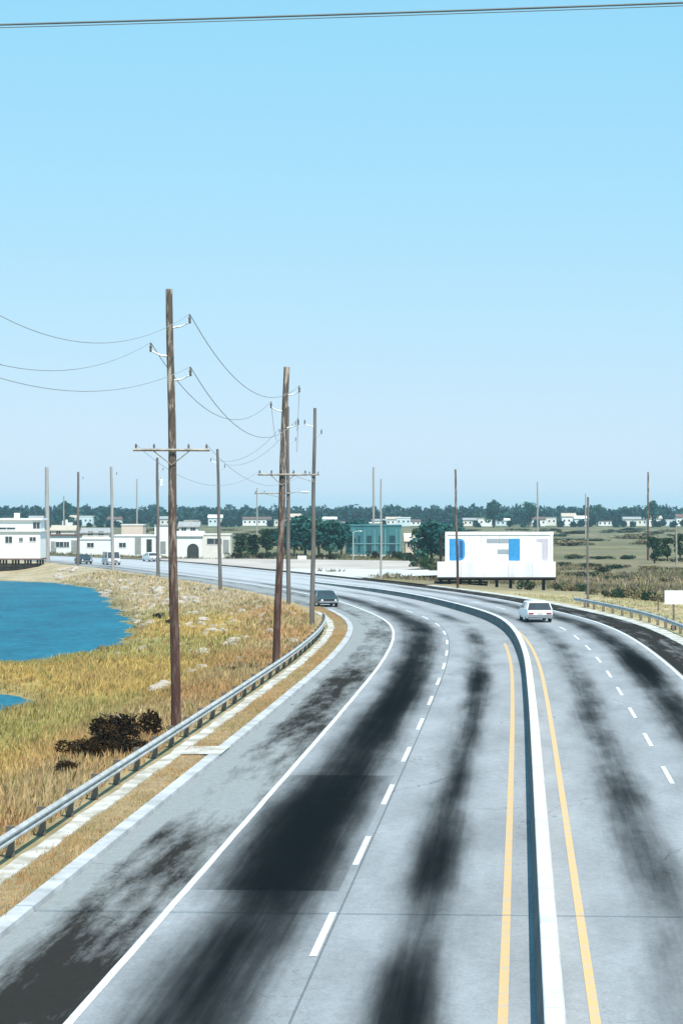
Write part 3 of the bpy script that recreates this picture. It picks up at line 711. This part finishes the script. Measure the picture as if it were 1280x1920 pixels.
house('cottage', 'grey brown low cottage behind the long white warehouse', 152, 205, 990, 560, 8, M_wallb, M_roofg, roof='gable', wins=((170,1000,1.2,.9),(190,1000,1.2,.9)), cat='house')
# the blue green shed with tall bays
tb = house('metal_shed', 'blue green metal shed with dark bays beyond the yard', 648, 752, 984, 470, 12, M_teal, M_teal, over=.1, cat='shed')
c_ = (P(648,470)+P(752,470))/2
for px, ww in ((692, .9), (735, 1.1), (712, .4), (673, .4)):
    MB().box(P(px,470)-c_-ww/2, P(px,470)-c_+ww/2, -.05, -.004, 1.0, 4.2).build('bay_opening', M_teald, tb)
for px in (650, 662, 683, 702, 722, 743, 750):
    MB().box(P(px,470)-c_-.09, P(px,470)-c_+.09, -.12, -.003, 0, 5.4).build('pilaster', mat('pale_teal_trim', (.17,.33,.35), (.13,.27,.30), 2, .6), tb)
MB().box(P(648,470)-c_, P(752,470)-c_, -.15, -.125, 2.55, 2.75).build('girt', mat('pale_teal_trim', (.3,.5,.5)), tb)
MB().box(P(640,470)-c_, P(760,470)-c_, -.9, -.8, -.2, .55).build('low_wall', M_wallb, tb)
house('cottage', 'pinkish cottage with a chimney right of the blue green shed', 760, 792, 1000, 480, 7, M_wallp, M_wallp, roof='gable', rise=1.6, wins=((768,1021,1,1),(783,1021,1,1)), cat='house')
house('container_store', 'low white box store behind the slender pole of the close pair', 694, 714, 979, 560, 5, M_wallw, M_wallw, cat='building')
tk = thing('white_tank', 'low white storage tank beside the yard left of the grey roadside pole', 'tank', (P(566,405), 405, gz(P(566,405),405)))
MB().tube([(-.75,0,.55),(-.7,0,.55),(.7,0,.55),(.75,0,.55)], [.35,.5,.5,.35], 12).build('vessel', M_wallw, tk, smooth=True)
for q in (-.45, .45): MB().box(q-.08, q+.08, -.3, .3, -.1, .15).build('saddle', M_roofg, tk)
# fence posts at the yard edge
for i in range(9):
    x_ = P(560 + i*24, 402+i*.5)
    tag(MB().box(-.06, .06, -.06, .06, -.2, .75).build('bollard', M_kerb, None, loc=(x_, 402+i*.5, gz(x_, 402))), 'small pale bollard in the row along the back of the yard', 'bollard', 'bollards along the back of the yard')

# far houses in front of the tree line
wall_set = [M_wallw, M_wallb, M_wallw, mat('pale_blue_siding', (.60,.70,.74), (.52,.62,.66), 1, .8)]
roof_set = [M_roofg, M_roofb, M_wallw, M_rooft]
far = [(8,30,962),(60,75,964),(120,140,963),(150,172,959),(205,224,966),(300,330,965),(345,372,970),(395,412,962),(455,508,966),(520,534,968),(545,556,960),(610,626,966),(628,640,975),
       (700,722,970),(728,745,966),(748,764,962),(768,782,971),(872,890,968),(905,912,964),(936,948,969),(1003,1016,966),(1022,1036,962),(1062,1070,959),(1085,1094,964),(1128,1138,972),(1168,1212,966),(1222,1232,964),(1250,1262,969),(1270,1290,961)]
sides = ['left of the nearest pole', 'in the middle', 'behind the billboard', 'at the right']
for i, (a0, a1, ty) in enumerate(far):
    dd = 1262 + (i*37 % 60)
    if a1-a0 < 26: a0, a1 = (a0+a1)/2-13, (a0+a1)/2+13
    ty += 3
    wm = wall_set[i % 4]; rm = roof_set[(i*3+1) % 4]; gb = 'gable' if i % 3 else 'flat'
    am = (a0+a1)/2; side = [t_ for lim, t_ in ((85,'over the pile house'),(150,'over the shed'),(215,'over the long warehouse'),(300,'over the white shop'),(400,'right of the nearest pole'),(440,'over the cream garage'),(530,'left of the leaning pole'),(592,'between the two dark poles'),(655,'over the teal trees'),(725,'over the metal shed'),(835,'left of the billboard'),(960,'behind the billboard'),(1045,'by the billboard end'),(1110,'over the short pole'),(1185,'left of the red pole'),(1245,'at the red pole'),(2000,'at the right edge')) if am < lim][0]
    wt = {'white_siding': 'white', 'beige_stucco': 'beige', 'pale_blue_siding': 'pale blue'}[wm.name]
    rt = {'grey_shingle_roof': 'grey', 'brown_roof': 'brown', 'white_siding': 'white', 'tan_gravel_roof': 'tan'}[rm.name]
    x0, x1 = P(a0, dd), P(a1, dd); Wd = x1-x0; zz = -.6; hh = max(3.2, zpix(ty, dd)-zz)
    t = thing('far_house', '%s%s distant %s house with %s %s roof %s' % ('wide ' if Wd > 9.5 else '', 'low' if hh < 5.5 else 'higher', wt, rt, 'pitched' if gb == 'gable' else 'flat', side), 'house', ((x0+x1)/2, dd, zz), 0, 'distant houses before the tree line')
    MB().box(-Wd/2, Wd/2, 0, 8, -.3, hh*.72).build('wall', wm, t)
    if gb == 'gable':
        MB().loft([[(q, -.4, hh*.72), (q, -.4, hh*.72+.2), (q, 4, hh), (q, 8.4, hh*.72+.2), (q, 8.4, hh*.72)] for q in (-Wd/2-.3, Wd/2+.3)]).build('roof', rm, t)
    else:
        MB().box(-Wd/2-.2, Wd/2+.2, -.2, 8.2, hh*.72+.003, hh*.72+.4).build('roof', rm, t)
    nw = max(1, int(Wd/2.4))
    for kx in range(nw):
        window(t, -Wd/2 + Wd*(kx+.5)/nw, hh*.42, .9, 1.0, mullion=False)

# ------------------------------------------------------------------ foliage
def leaf_cloud(centres, radii, n, size, tints, flat=.8):
    c = np.array(centres); r = np.array(radii); k = rng.integers(0, len(c), n)
    dirs = rng.normal(size=(n, 3)); dirs /= np.linalg.norm(dirs, axis=1)[:, None]
    rad = rng.uniform(.35, 1.08, n)**.6
    p = c[k] + dirs * rad[:, None] * r[k][:, None] * np.array([1, 1, flat])
    a = rng.normal(size=(n, 3)); a /= np.linalg.norm(a, axis=1)[:, None]
    b = np.cross(a, rng.normal(size=(n, 3))); b /= np.linalg.norm(b, axis=1)[:, None]
    s = size * rng.uniform(.5, 1.4, n)[:, None]
    V = np.stack([p - a*s, p - b*s*.6, p + a*s, p + b*s*.6], 1).reshape(-1, 3)
    F = np.arange(n*4).reshape(-1, 4)
    base = np.array(tints)[rng.integers(0, len(tints), len(c))][k] * rng.uniform(.55, 1.35, n)[:, None]
    return V, F, np.repeat(base, 4, axis=0)
TEAL = [(.018,.085,.082), (.026,.105,.096), (.045,.12,.095)]
DARK = [(.018,.045,.022), (.03,.06,.028)]
OLIVE = [(.19,.16,.08), (.26,.20,.11), (.12,.12,.06)]
BROWN = [(.022,.013,.006), (.04,.022,.008), (.012,.010,.006)]
def tree_proto(h, w_, n, tints, seed):
    r_ = random.Random(seed)
    cs, rs = [], []
    for i in range(14):
        zz = h*(.28 + .66*r_.random()); k_ = 1 - abs((zz/h) - .55)*1.1
        a = r_.random()*6.28; rr = w_*.5*k_*r_.random()
        cs.append((rr*math.cos(a), rr*math.sin(a), zz)); rs.append(w_*r_.uniform(.14, .27))
    V, F, T = leaf_cloud(cs, rs, n, h*.045, tints)
    crown = np_mesh('crown', V, F, M_leaf, T)
    m = MB(); m.tube([(0,0,-.3),(.05,0,h*.25),(.0,.1,h*.5),(.1,.0,h*.8)], [h*.035, h*.028, h*.018, h*.006], 7)
    for i in range(6):
        c_ = cs[i]; m.tube([(0,0,h*(.2+.05*i)), (c_[0]*.5, c_[1]*.5, (h*(.2+.05*i)+c_[2])/2), c_], [h*.014, h*.009, h*.004], 5)
    trunk = m.mesh('trunk', M_bark)
    return crown, trunk
M_bark = mat('bark', (.10,.075,.05), (.06,.045,.03), 5, .95)
TP = [tree_proto(7, 5.6, 1500, TEAL, s_) for s_ in (1, 2, 3)] + [tree_proto(7, 4.6, 1500, DARK, s_) for s_ in (4, 5)]
TREEG = 'mid distance trees beyond the road'
def tree(x, y, kind, hgt, label, rz=0, wide=1.0, group=None):
    t = thing('tree', label, 'tree', (x, y, gz(x, y)), rz, group)
    s_ = hgt/7.0; t.scale = (s_*wide, s_*wide, s_)
    link('crown', TP[kind][0], t); link('trunk', TP[kind][1], t); return t
for i, (px, d, ty, kd, lb) in enumerate((
    (452, 455, 1003, 3, 'dark green bushy tree beside the cream garage'),
    (474, 448, 1001, 4, 'darkest rounded tree right of the cream garage'),
    (500, 480, 992, 3, 'dark green tree just left of the dark leaning pole'),
    (552, 470, 975, 0, 'blue green tree between the leaning pole and the grey pole, leftmost'),
    (572, 462, 969, 1, 'tall blue green tree right behind the pole where the guardrail ends'),
    (597, 465, 974, 2, 'wide blue green tree right of the pole where the guardrail ends'),
    (618, 458, 978, 0, 'blue green tree left of the white lamp post'),
    (640, 470, 984, 1, 'blue green tree touching the left end of the metal shed'),
    (663, 490, 975, 2, 'blue green tree rising behind the left part of the metal shed'),
    (795, 400, 990, 3, 'low dark tree left of the billboard'),
    (808, 395, 978, 0, 'tall blue green tree against the left end of the billboard'),
    (826, 425, 984, 1, 'blue green tree behind the left corner of the billboard'),
    (852, 440, 990, 2, 'low blue green tree peeking over the left part of the billboard'),
    (535, 480, 985, 2, 'low blue green tree seen between the leaning pole and the grey lamp pole'),
    (1226, 420, 1005, 4, 'dark evergreen clump in the marsh field near the right edge'),
    (1250, 430, 1008, 3, 'dark evergreen clump beside the low pale post'),
    (1274, 445, 1004, 3, 'dark evergreen clump at the far right of the marsh field'))):
    x_ = P(px, d); tree(x_, d, kd, zpix(ty, d)-gz(x_, d), lb, rz=i*1.3, wide=1.15 if kd < 3 else 1.0)
for i, (px, d, ty, lb) in enumerate(((925, 1190, 939, 'tall distant tree standing above the tree line behind the billboard'), (990, 1210, 943, 'distant rounded tree above the tree line behind the right end of the billboard'),
                                     (1222, 1180, 940, 'tall distant tree above the tree line at the reddish pole'), (122, 1200, 941, 'distant tree standing above the tree line over the shed'), (1120, 1240, 948, 'distant low tree in front of the tree line at the right'))):
    tree(P(px,d), d, i % 3, zpix(ty, d)+.6, lb, rz=i, wide=.9)
# far wood as one mass
cs, rs = [], []
for row, (yy0, hh0) in enumerate(((1215, 2.6), (1380, 8), (1420, 8.5), (1480, 9.5), (1650, 10.5), (1900, 11.5))):
    x_ = -1000.0
    while x_ < 1000:
        if abs(x_) > 420 and row > 2: x_ += 6
        hgt = hh0 * random.uniform(.72, 1.12) * (1 if abs(x_) > 0 else 1)
        if random.random() < (.95 if row else .6):
            for q in range(2): cs.append((x_ + random.uniform(-3,3), yy0 + random.uniform(-20,20), hgt*(.3+.34*q)-.4)); rs.append(hgt*.36)
        x_ += random.uniform(3.0, 7.5)
V, F, T = leaf_cloud(cs, rs, min(200000, len(cs)*60), 1.45, [(.006,.040,.048),(.011,.053,.058),(.022,.070,.066)], flat=1.0)
structure(link('far_wood', np_mesh('far_wood', V, F, M_leaf, T)), 'stuff')
# bushes
def bush_mesh(n, tints, seed, wx=1.0, hz_=.8, size=.07):
    r_ = random.Random(seed); cs = [(r_.uniform(-.6,.6)*wx, r_.uniform(-.4,.4), r_.uniform(.15,.6)*hz_) for _ in range(9)]; rs = [r_.uniform(.22,.4) for _ in cs]
    V, F, T = leaf_cloud(cs, rs, n, size, tints); return V, F, T
M_twig = mat('twig_bark', (.06,.045,.03), (.04,.03,.02), 6, .95)
def bush_proto(seed, tints, n=700, wx=1.0):
    V, F, T = bush_mesh(n, tints, seed, wx, size=.07 if n < 2000 else .045); V[:, 2] = np.maximum(V[:, 2], -.05)
    m = MB(); r_ = random.Random(seed)
    for i in range(7): m.tube([(r_.uniform(-.1,.1), 0, -.15), (r_.uniform(-.3,.3), r_.uniform(-.2,.2), .3), (r_.uniform(-.7,.7)*wx, r_.uniform(-.4,.4), .62)], [.03,.02,.008], 4)
    return np_mesh('foliage', V, F, M_leaf, T), m.mesh('stems', M_twig)
BP = {'dark': bush_proto(21, DARK + BROWN), 'olive': bush_proto(22, OLIVE), 'brown': bush_proto(23, BROWN, 2200, 1.2), 'olive2': bush_proto(24, OLIVE + DARK)}
def bush(x, y, kind, w_, h_, label, group=None, rz=0):
    t = thing('bush', label, 'bush', (x, y, gz(x, y)), rz, group); t.scale = (w_, w_, h_/.9)
    link('foliage', BP[kind][0], t); link('stems', BP[kind][1], t); return t
# the dark shrubs below the guardrail at left (photo 110-270, 1340-1460)
for i, (px, py, w_, h_, lb) in enumerate(((236, 1396, 1.35, 1.5, 'largest dark brown shrub against the guardrail left of the tallest pole'), (203, 1420, 1.45, 1.2, 'dark brown shrub in the middle of the clump by the guardrail'),
                                         (163, 1426, 1.2, .85, 'low dark shrub at the left end of the clump by the guardrail'), (222, 1432, 1.2, .9, 'dark shrub nearest the guardrail in the brown clump'), (130, 1452, .7, .5, 'small reddish brown shrub left of the dark clump'))):
    d = FPX*(CAM_H+.5)/(py+14-955); bush(P(px,d), d, 'brown', w_, h_, lb, rz=i*1.1)
bush(P(297, 205), 205, 'dark', .7, .7, 'small dark bush among the pale rocks left of the tallest pole')
bush(P(318, 198), 198, 'dark', .5, .5, 'tiny dark bush at the foot line of the pale rocks')
bush(P(440, 128), 128, 'brown', .5, .35, 'flat reddish brown bush on the orange bank left of the leaning pole')
bush(P(1128, 350), 350, 'dark', 1.6, 1.5, 'dark bush in the marsh field above the scrub')
k_ = 0
for (px, d, w_, h_) in ((985,262,1.3,1.3),(1068,262,1.2,1.0),(1090,268,1.3,1.2),(1112,255,1.0,.9),(1150,250,1.6,1.3),(1164,252,1.5,1.2),(1180,256,1.4,1.1),(1205,247,1.6,1.6),(1220,246,1.6,1.3),(1240,240,1.4,1.2),(1262,243,1.3,1.4),(1280,240,1.4,1.2),(1050,270,1.2,1.2),(1036,280,1.0,.9)):
    bush(P(px,d), d, 'olive' if k_ % 2 else 'olive2', w_, h_, 'olive scrub bush in the row across the field right of the billboard', 'scrub bushes across the right field', rz=k_); k_ += 1
for i in range(42):
    px = 880 + (i*67 % 420); d = 300 + (i*53 % 190)
    if 820 < px < 1045 and d < 330: continue
    bush(P(px,d), d, ['olive','olive2','dark'][i % 3], random.uniform(1.4,3.2), random.uniform(.5,1.1), 'dark scrub bush scattered over the marsh beyond the field', 'scrub bushes over the far marsh', rz=i)
for (px, d) in ((780,352),(800,345),(815,330),(790,372),(806,362),(760,398)):
    bush(P(px,d), d, 'olive2', 1.5, 1.8, 'brown green bush in the thicket left of the billboard', 'thicket left of the billboard', rz=px)
for (px, d) in ((436,436),(452,432),(490,438),(508,440),(752,436),(770,432),(786,430),(738,441),(700,446),(598,436),(622,438)):
    bush(P(px,d), d, 'dark', 1.7, 1.9, 'dark green hedge bush along the back of the yard', 'hedge bushes behind the yard', rz=px)
for i in range(70):
    px = (i*181 % 1280); d = 600 + (i*97 % 480)
    bush(P(px,d), d, ['olive2','dark','olive'][i % 3], random.uniform(4,11), random.uniform(1.0,1.9), 'distant scrub bush on the flat marsh before the houses', 'distant scrub on the flats', rz=i)

# ------------------------------------------------------------------ rocks
M_rock = mat('pale_riprap', (.47,.41,.34), (.32,.27,.22), 1.6, .9, bump=.5, dist=.05)
def rock_mesh(seed):
    r_ = random.Random(seed); rings = []
    for i, (z_, rr) in enumerate(((-.25,.5),(.05,.62),(.3,.48),(.42,.2))):
        rings.append([(rr*math.cos(a)*r_.uniform(.75,1.2), rr*math.sin(a)*r_.uniform(.75,1.2), z_+r_.uniform(-.05,.05)) for a in [q*2*math.pi/7 for q in range(7)]])
    return MB().loft(rings).mesh('rock', M_rock)
RK = [rock_mesh(s_) for s_ in range(6)]
def rock(px, py, s_, dz=.6, i=0):
    d = FPX*(CAM_H+dz)/(py-955); x_ = P(px, d)
    o = link('rock', RK[i % 6], None, (x_, d, gz(x_, d)), i*1.7); o.scale = (s_*1.3, s_, s_*.9)
    return o
i = 0
for (cx_, cy_, sx_, sy_, n, place) in ((372,1158,22,9,9,'in the brightest heap right of the tallest pole'), (398,1172,30,8,8,'in the heap below the brightest one'), (302,1281,10,16,7,'on the slope left of the tallest pole'), (375,1226,18,8,5,'low on the bank right of the tallest pole'),
                                (438,1198,25,6,5,'near the top of the bank'), (345,1125,30,8,7,'by the upper end of the bank'), (222,1365,4,4,1,'above the dark shrubs'), (270,1112,45,6,10,'along the far shore'), (130,1078,35,5,8,'along the far tip of the water'), (205,1098,35,6,8,'along the far shore curve')):
    for q in range(n):
        px = cx_ + random.uniform(-sx_, sx_); py = cy_ + random.uniform(-sy_, sy_)
        o = rock(px, py, random.uniform(.35,.85)*(1.0 if cy_ > 1140 else 1.3), .7, i); i += 1
        tag(o, 'pale riprap rock %s' % place, 'rock', 'rocks %s' % place)
# rubble joined
V = []; F = []
m_ = MB()
for q in range(220):
    y_ = random.uniform(120, 330); u_ = -random.uniform(13.6, 26)
    if y_ < 190 and random.random() < .8: continue
    p_ = at(s_of_y(y_), u_)
    if poly_sd(np.array([p_.x]), np.array([p_.y]), WPOLY)[0] < .2: continue
    z_ = gz(p_.x, p_.y); r_ = random.uniform(.12, .4)
    vs_ = []
    for a in range(5): vs_.append((p_.x + r_*1.4*math.cos(a*1.257+q), p_.y + r_*math.sin(a*1.257+q), z_-.05))
    for a in range(5): vs_.append((p_.x + r_*.8*math.cos(a*1.257+q+.3), p_.y + r_*.6*math.sin(a*1.257+q+.3), z_+r_*.7))
    m_.add(vs_, [(5,6,7,8,9)] + [(a, (a+1)%5, 5+(a+1)%5, 5+a) for a in range(5)])
structure(m_.build('rubble', M_rock), 'stuff')

# ------------------------------------------------------------------ grass blades
def tufts(name, x, y, hmin, hmax, nb, width, dry, zfix=None):
    u, _ = offset_of(x, y); z = ground_z(x, y, u) if zfix is None else np.full(len(x), zfix)
    ok = z > WATER_Z + .04
    x, y, u, z = x[ok], y[ok], u[ok], z[ok]
    n = len(x); base = tint_of(x, y, u)
    patch = (.5+.5*np.sin(x*.7+2*np.sin(y*.37))*np.cos(y*.45+x*.2))[:,None]
    gold = np.array([[.50,.37,.17]]); olive = np.array([[.18,.17,.06]]); rust = np.array([[.30,.16,.08]])
    r1 = rng.random((n,1)); r2 = rng.random((n,1))
    tint = base*(.85+.38*r1); tint = tint*(1-.35*patch*dry) + gold*.35*patch*dry
    tint = np.where(r2 < .12, olive*(.9+.6*r1), tint); tint = np.where((r2 > .93) & (y[:,None] < 200) & (u[:,None] < 0), rust, tint)
    bx_ = np.repeat(x, nb) + rng.normal(0, .12, n*nb); by_ = np.repeat(y, nb) + rng.normal(0, .12, n*nb); bz_ = np.repeat(z, nb)
    h = rng.uniform(hmin, hmax, n*nb) * np.repeat(.6+.8*patch[:,0], nb); a = rng.uniform(0, 6.28, n*nb); w_ = width*rng.uniform(.6, 1.5, n*nb)
    dx, dy = np.cos(a)*w_, np.sin(a)*w_; lx = rng.normal(0, .3, n*nb)*h + .12*h; ly = rng.normal(0, .3, n*nb)*h
    V = np.stack([np.stack([bx_-dx, by_-dy, bz_-.04], 1), np.stack([bx_+dx, by_+dy, bz_-.04], 1), np.stack([bx_+lx, by_+ly, bz_+h], 1)], 1).reshape(-1, 3)
    T = np.repeat(np.repeat(tint, nb, 0)*rng.uniform(.85, 1.15, (n*nb,1)), 3, 0)
    structure(link(name, np_mesh(name, V, np.arange(n*nb*3).reshape(-1, 3), M_blades, T, per=3)), 'stuff')
def scatter(n, y0, y1, uf, power=1.0):
    yy_ = y0 + (y1-y0)*rng.random(n)**power; s_ = np.interp(yy_, PX[:,1], S_); u_ = uf(n)
    return np.interp(s_, ST, CX) + u_*np.interp(s_, ST, NX), np.interp(s_, ST, CY) + u_*np.interp(s_, ST, NY)
x, y = scatter(26000, 45, 150, lambda n: -12.6 - 22*rng.random(n)**1.2); tufts('dry_grass', x, y, .10, .36, 5, .035, 1)
x, y = scatter(16000, 130, 330, lambda n: -12.8 - 26*rng.random(n)); tufts('dry_grass', x, y, .10, .36, 5, .06, 1)
x, y = scatter(15000, 40, 205, lambda n: -10.62 - .85*rng.random(n), 1.2); tufts('verge_grass', x, y, .03, .10, 3, .014, .9, zfix=.075)
x, y = scatter(16000, 130, 300, lambda n: 11.3 + 26*rng.random(n)); keep = ~((y > 238) & (y < 290) & (x < 27)); tufts('field_grass', x[keep], y[keep], .04, .18, 4, .05, .2)
x, y = scatter(14000, 250, 480, lambda n: 13 + 60*rng.random(n)); 
keep = (poly_sd(x, y, LOT) > 1) & ~((y < 292) & (x < 27)) & (np.abs((x-2)*88-(y-312)*68)/111 > 8); tufts('field_grass', x[keep], y[keep], .2, .7, 4, .12, .0)

# ------------------------------------------------------------------ vehicles
M_tyre = mat('tyre_rubber', (.02,.02,.02), (.03,.03,.03), 6, .9); M_chrome = mat('chrome_trim', (.6,.62,.64), (.5,.52,.54), 3, .25, metal=.9, bump=0)
M_cwhite = mat('white_car_paint', (.80,.80,.79), (.76,.76,.75), 1, .3, spec=.5, bump=0); M_cdark = mat('dark_green_car_paint', (.03,.045,.045), (.025,.04,.04), 1, .3, spec=.5, bump=0)
M_cpink = mat('cream_van_paint', (.68,.62,.62), (.6,.55,.56), 1, .4, bump=0); M_tail = mat('tail_lamp_red', (.35,.02,.02), (.3,.02,.02), 3, .3, bump=0)
M_head = mat('head_lamp_glass', (.8,.8,.75), (.7,.7,.68), 3, .1, bump=0); M_plate = mat('plate', (.6,.58,.4), (.55,.5,.38), 3, .5, bump=0)
def car(label, loc, rz, paint, wagon=False, van=False, cat='car', length=4.9, sc=1.0, beige=False):
    t = thing('car' if not van else 'van', label, cat, loc, rz)       # local +Y is the front
    L = length/2; W = .93 if not van else 1.0
    def ring(y, zb, zt, hw, sh=.06, tuck=.05):
        return [(-hw+tuck, y, zb), (hw-tuck, y, zb), (hw, y, zb+.18), (hw, y, (zb+zt)/2+.05), (hw-sh, y, zt), (-hw+sh, y, zt), (-hw, y, (zb+zt)/2+.05), (-hw, y, zb+.18)]
    zt = .92 if not van else 1.05
    rings = [ring(-L, .42, zt-.20, W-.10), ring(-L+.12, .30, zt-.10, W-.03), ring(-L+.5, .26, zt-.02, W), ring(-.9, .25, zt, W), ring(.9, .25, zt, W),
             ring(L-.6, .26, zt-.06, W), ring(L-.12, .30, zt-.14, W-.03), ring(L, .42, zt-.22, W-.10)]
    MB().loft(rings).build('body', paint, t, smooth=True)
    rb = -L+.25 if (wagon or van) else -L+1.25; rt_ = -L+.6 if (wagon or van) else -L+1.75
    fb, ft = (1.15, .45) if not van else (L-.45, L-.85); roofz = 1.40 if not van else 1.95
    gh = MB(); hb, ht = W-.07, W-.22 if not van else W-.14
    gh.loft([[(-hb, rb, zt-.03), (hb, rb, zt-.03), (hb, fb, zt-.03), (-hb, fb, zt-.03)], [(-ht, rt_, roofz-.04), (ht, rt_, roofz-.04), (ht, ft, roofz-.04), (-ht, ft, roofz-.04)]])
    gh.build('window_band', M_glass, t)
    MB().loft([[(-ht-.02, rt_-.04, roofz-.06), (ht+.02, rt_-.04, roofz-.06), (ht+.02, ft+.04, roofz-.06), (-ht-.02, ft+.04, roofz-.06)],
               [(-ht+.05, rt_+.04, roofz+.02), (ht-.05, rt_+.04, roofz+.02), (ht-.05, ft-.06, roofz+.02), (-ht+.05, ft-.06, roofz+.02)]]).build('roof', paint, t)
    for sx_ in (-1, 1):
        for (yb, yt) in ((rb, rt_), (fb, ft), ((rb+fb)/2-.1, (rt_+ft)/2-.1)) + ((((rb*3+fb)/4-.1, (rt_*3+ft)/4-.1),) if wagon or van else ()):
            MB().tube([(sx_*(hb+.005), yb, zt-.04), (sx_*(ht+.005), yt, roofz-.04)], .045, 4).build('pillar', paint, t)
    if beige:                                  # solid tail panel of a van or wagon door
        pass
    for sx_ in (-1, 1):
        for yw in (-L*.58, L*.62):
            wh = MB().tube([(sx_*(W-.22), yw, .33), (sx_*(W-.02), yw, .33)], .33, 16).build('wheel', M_tyre, t, smooth=True)
            MB().tube([(sx_*(W-.03), yw, .33), (sx_*(W+.002), yw, .33)], .19, 12).build('hubcap', M_chrome, wh)
    for yb, nm in ((-L-.06, 'rear_bumper'), (L+.06, 'front_bumper')):
        MB().box(-W+.04, W-.04, yb-.07, yb+.07, .40, .55).build(nm, M_chrome, t)
    for sx_ in (-1, 1):
        MB().box(sx_*.62-.17, sx_*.62+.17, -L-.02, -L+.02, .58, .68).build('tail_lamp', M_tail, t)
        MB().tube([(sx_*.62, L-.03, .62), (sx_*.62, L+.025, .62)], .10, 12).build('headlight', M_head, t)
        MB().box(sx_*(W+.02)-.09, sx_*(W+.02)+.09, fb-.25, fb-.15, zt+.02, zt+.14).build('mirror', M_chrome, t)
    MB().box(-.45, .45, L-.005, L+.02, .56, .68).build('grille', M_dark, t)
    MB().box(-.16, .16, -L-.025, -L-.003, .60, .72).build('plate', M_plate, t)
    t.scale = (sc, sc, sc); return t
scar = s_of_y(181)
car('white station wagon driving away in the right carriageway', tuple(at(s_of_y(180), 3.45, .002)), heading(s_of_y(182)), M_cwhite, wagon=True, sc=1.05)
p_ = Vector((P(609, 208), 208, .004))
car('dark green car standing on the far left shoulder beside the pole at the guardrail end', tuple(p_), heading(s_of_y(208)) + math.pi + .05, M_cdark, wagon=True, sc=.92)
p_ = at(s_of_y(365), -5.9, .003)
car('cream van coming round the far bend before the white buildings', tuple(p_), heading(s_of_y(365)) + math.pi, M_cpink, van=True, length=4.6, cat='van')
car('dark low car ahead of the cream van at the far left', tuple(at(s_of_y(372), -8.6, .003)), heading(s_of_y(372)) + math.pi, M_cdark)
car('small white car far away before the two tall doorways', tuple(at(s_of_y(384), 5.4, .003)), heading(s_of_y(384)), M_cwhite)

# ------------------------------------------------------------------ air
hb = MB().box(-3300, 3300, -300, 6600, -4.0, 32.0).build('haze', None)
hm = bpy.data.materials.new('haze_air'); hm.use_nodes = True; hn = hm.node_tree; hn.nodes.clear()
pv = hn.nodes.new('ShaderNodeVolumePrincipled'); ho = hn.nodes.new('ShaderNodeOutputMaterial')
pv.inputs['Color'].default_value = (.62, .92, 1.0, 1); pv.inputs['Density'].default_value = .00013; pv.inputs['Anisotropy'].default_value = 0.0
hn.links.new(pv.outputs[0], ho.inputs['Volume']); hb.data.materials.append(hm)
structure(hb, 'stuff')
scene.cycles.volume_bounces = 0
scene.cycles.max_bounces = 4
